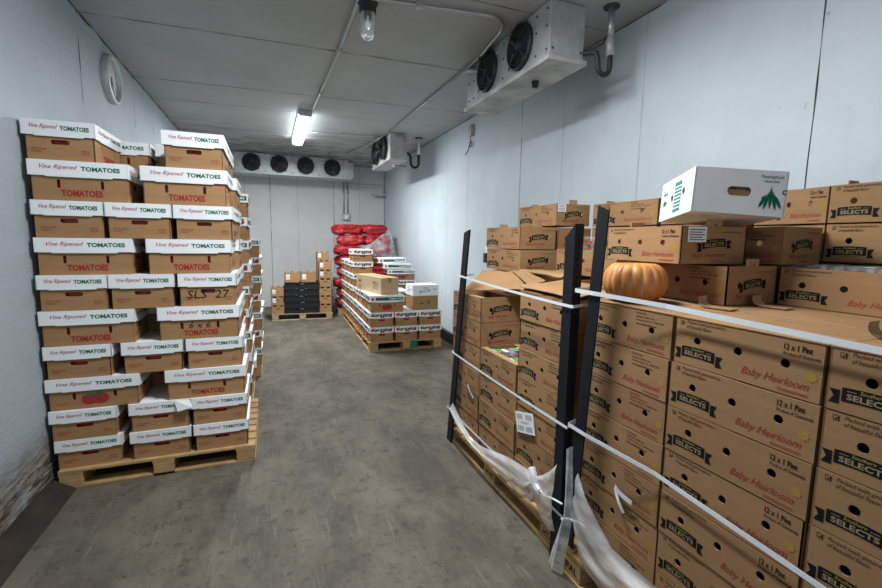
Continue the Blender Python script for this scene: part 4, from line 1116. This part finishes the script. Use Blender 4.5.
m = MB(); m.lathe([(.001, 0), (.06, -.001), (.06, -.008), (.001, -.009)], 'seam', 18, T(0, 0, ZC)); m.build('flange', t)
m = MB(); pts = [(0, 0, ZC - .24)] + [(-.065 * (1 - math.cos(a)), 0, ZC - .40 - .065 * math.sin(a)) for a in [PI * q / 10 for q in range(11)]] + [(-.135, 0, ZC - .30), (-.16, 0, ZC - .26), (-.20, 0, ZC - .25), (-.24, 0, ZC - .25)]
m.tube(pts, .02, 'rubber', 10); m.build('trap_hose', t)
# wide one on the back wall
t = thing('evaporator_cooler', (0, 0, 0), 'wide metal cooler with four black fans under the back ceiling', 'cooler', 'ceiling coolers')
X0, X1, Y0, Y1, Z0 = -.615, 1.57, 9.36, 9.78, 2.715
m = MB(); m.box(X0, X1, Y0, Y1, Z0 + .03, ZC - .008, 'galv'); m.build('cooler_housing', t, .005)
m = MB(); m.box(X0 - .01, X1 + .06, Y0 - .02, Y1, Z0, Z0 + .032, 'galv'); m.build('drip_pan', t, .004)
m = MB(); m.box(X1, X1 + .10, Y0 + .02, Y1, Z0 + .03, ZC - .05, 'galv'); m.build('end_cover', t, .004)
for xx in (-.275, .225, .715, 1.235): fan(t, (xx, Y0 - .002, 2.925), AX_NY, .158)
for xx in (-.58, -.03, .47, .97, 1.46):
    for zz in (2.77, 3.07): rivet(t, Matrix.Translation((xx, Y0, zz)) @ AX_NY @ Matrix.Scale(1.2, 4))

# ------------------------------------------------------------------ lamps
def fixture(x, y0, y1, label, w=.17, power=60):
    t = thing('fluorescent_light', (x, y0, 0), label, 'light', 'vapour tight ceiling lights'); L = y1 - y0
    m = MB(); m.box(-w / 2, w / 2, 0, L, ZC - .035, ZC - .001, 'housing'); m.box(-w * .45, w * .45, -.02, .09, ZC - .075, ZC - .035, 'housing'); m.box(-w * .45, w * .45, L - .06, L + .01, ZC - .075, ZC - .035, 'housing'); m.build('light_housing', t, .004)
    m = MB(); a = .09; prof = [(-w * .46, ZC - .036), (-w * .46, ZC - .085), (-w * .36, ZC - .108), (w * .36, ZC - .108), (w * .46, ZC - .085), (w * .46, ZC - .036)]
    G = [[(p[0], yy, p[1]) for p in prof] for yy in (a, L - .06)]; m.grid([r[::-1] for r in G], 'lens', smooth=False)
    m.add([(p[0], a, p[1]) for p in prof], [tuple(range(6))], 'lens'); m.add([(p[0], L - .06, p[1]) for p in prof], [tuple(reversed(range(6)))], 'lens')
    m.build('light_lens', t)
    ld = bpy.data.lights.new('tube_light', 'AREA'); ld.shape = 'RECTANGLE'; ld.size = w * .7; ld.size_y = L - .18; ld.energy = power; ld.color = (.93, .98, 1.0)
    lo = bpy.data.objects.new('tube_light', ld); COL.objects.link(lo); lo.parent = t; lo.location = (0, L / 2, ZC - .1095)
fixture(.475, 6.05, 7.80, 'lit white fluorescent ceiling light in the middle of the room', power=115)
fixture(.62, 1.45, 2.50, 'lit fluorescent ceiling light above the camera', power=68)
t = thing('jar_light', (.67, 3.17, 0), 'unlit glass jar ceiling light at the top edge', 'light')
m = MB(); m.lathe([(.001, ZC - .001), (.07, ZC - .001), (.07, ZC - .03), (.058, ZC - .035), (.058, ZC - .09), (.001, ZC - .09)], 'fanblk', 20); m.build('lamp_socket', t)
m = MB(); m.lathe([(.052, ZC - .088), (.055, ZC - .12), (.055, ZC - .20), (.048, ZC - .235), (.028, ZC - .255), (.001, ZC - .26)], 'glass', 20); m.build('glass_jar', t)
m = MB(); m.lathe([(.012, ZC - .09), (.014, ZC - .11), (.030, ZC - .15), (.028, ZC - .18), (.001, ZC - .20)], 'clockw', 14); m.build('bulb', t)

# ------------------------------------------------------------------ conduits
def conduit(path, r, label, extra=None, mt='pipe'):
    t = thing('conduit', (0, 0, 0), label, 'pipe', 'metal conduits')
    m = MB(); m.tube(path, r, mt, 8); m.build('conduit_pipe', t)
    for c in (extra or []):
        m = MB(); m.box(c[0] - .02, c[0] + .02, c[1] - .02, c[1] + .02, c[2] - .018, ZC - .0005 if c[2] > 2.9 else c[2] + .018, mt); m.build('conduit_clip', t)
zc_ = ZC - .02
conduit([(.60, 2.3, zc_), (.605, 3.3, zc_), (.60, 4.2, zc_), (.555, 5.95, zc_)], .011, 'thin conduit running from the jar light to ceiling light', [(.602, 4.0, zc_), (.575, 5.2, zc_)])
conduit(sm([(.30, 3.12, zc_), (.87, 3.09, zc_), (1.30, 3.03, zc_), (1.52, 3.0, zc_)], 3) + [(1.60, 3.02, zc_), (1.66, 3.08, zc_), (1.70, 3.18, zc_), (1.755, 3.6, zc_), (1.775, 4.0, zc_)], .014, 'conduit bending across the ceiling to the big cooler', [(1.0, 3.07, zc_)])
conduit([(1.765, 4.05, zc_), (1.745, 5.4, zc_), (1.73, 6.7, zc_)], .013, 'straight conduit linking the two right side coolers', [(1.75, 5.0, zc_)])
conduit([(1.70, 6.9, zc_), (1.62, 7.6, zc_), (1.40, 8.6, zc_)], .012, 'slanting conduit behind the small cooler', [(1.6, 7.7, zc_)])
conduit(sm([(.62, 7.15, zc_), (1.1, 7.1, zc_), (1.66, 7.0, zc_)], 3), .009, 'thin cable run from ceiling light to small cooler', [(1.1, 7.1, zc_)])
conduit(sm([(1.6, 9.95, 2.70), (2.30, 9.95, 2.70), (2.42, 9.95, 2.70)], 3) + [(2.44, 9.95, 2.69), (2.45, 9.95, 2.66), (2.45, 9.95, 2.52)], .013, 'drain conduit along the back wall in the corner', [])
t = thing('wall_bracket', (2.34, 9.98, 2.50), 'small metal bracket at the back right corner', 'bracket')
m = MB(); m.box(-.16, .18, -.03, .03, -.02, .02, 'galv'); m.box(-.02, .02, .03, .225, -.015, .015, 'galv'); m.build('bracket_bar', t)
t = thing('switch_box', (1.63, 10.17, 1.99), 'small grey switch box with conduit above on back wall', 'switch')
m = MB(); m.box(-.085, .085, -.05, .03, -.075, .075, 'galv'); m.build('box_case', t, .006)
m = MB(); m.box(-.03, .03, -.056, -.05, -.04, .04, 'lid'); m.build('switch_plate', t)
for dx in (-.045, .045):
    m = MB(); m.tube([(dx, -.005, .07), (dx, -.005, .80)], .014, 'pipe', 8); m.build('conduit_pipe', t)
t = thing('junction_box', (XR - .022, 5.42, 2.93), 'small grey box with hanging hook on right wall below cooler', 'box')
m = MB(); m.box(-.03, .022, -.04, .04, -.07, .07, 'galvd'); m.build('box_case', t, .004)
m = MB(); m.tube([(-.01, 0, -.07), (-.01, 0, -.14)] + [(-.01, .035 * math.sin(a), -.175 + .035 * math.cos(a)) for a in [2 * PI * q / 12 for q in range(13)]] + [(-.02, .05, -.25), (-.04, .10, -.30)], .006, 'rubber', 6); m.build('hook', t)
t = thing('wall_hanger', (XR - .02, 4.92, 1.33), 'torn paper and black clip on right wall above the far post', 'clip')
m = MB(); m.box(-.02, .02, -.03, .03, -.10, .02, 'rubber'); m.build('clip', t)
m = MB(); m.box(-.008, .02, -.09, .02, .06, .11, 'lid'); m.box(-.008, .02, -.10, .0, .02, .05, 'lid'); m.build('paper_scrap', t)

# ------------------------------------------------------------------ clock
t = thing('wall_clock', (XL, 4.755, 2.83), 'round pale wall clock high on the left wall', 'clock')
AX_PX = Matrix.Rotation(PI / 2, 4, 'Y')
m = MB(); m.lathe([(.165, .012), (.17, .045), (.182, .050), (.195, .045), (.20, .03), (.20, 0)], 'clockr', 40, AX_PX); m.build('clock_rim', t)
m = MB(); m.lathe([(.001, .014), (.17, .014)], 'clockw', 40, AX_PX); m.build('clock_face', t)
fr = frame((.016, 0, 0), (0, 1, 0), (0, 0, 1)); m = MB()
for i in range(12):
    a = PI / 2 - 2 * PI * (i + 1) / 12; s = str(i + 1); m.text(s, .130 * math.cos(a) - (.014 if i < 9 else .02), .130 * math.sin(a) - .014, 'grayink', fr, height=.03)
m.build('clock_numerals', t)
for nm, a, L, w in (('hour_hand', -105, .085, .006), ('minute_hand', -70, .125, .004)):
    m = MB(); q = math.radians(a); m.box(-.02, L, -w, w, .003, .005, 'black', fr @ R(a, 'Z')); m.build(nm, t)

# ------------------------------------------------------------------ light and view
w = bpy.data.worlds.new('world'); SC.world = w; w.use_nodes = True
w.node_tree.nodes['Background'].inputs['Color'].default_value = (.72, .84, 1.0, 1)
w.node_tree.nodes['Background'].inputs['Strength'].default_value = .45
vs = SC.view_settings; vs.view_transform = 'Standard'; vs.look = 'None'; vs.exposure = 0.27; vs.gamma = 1.0; vs.use_curve_mapping = False
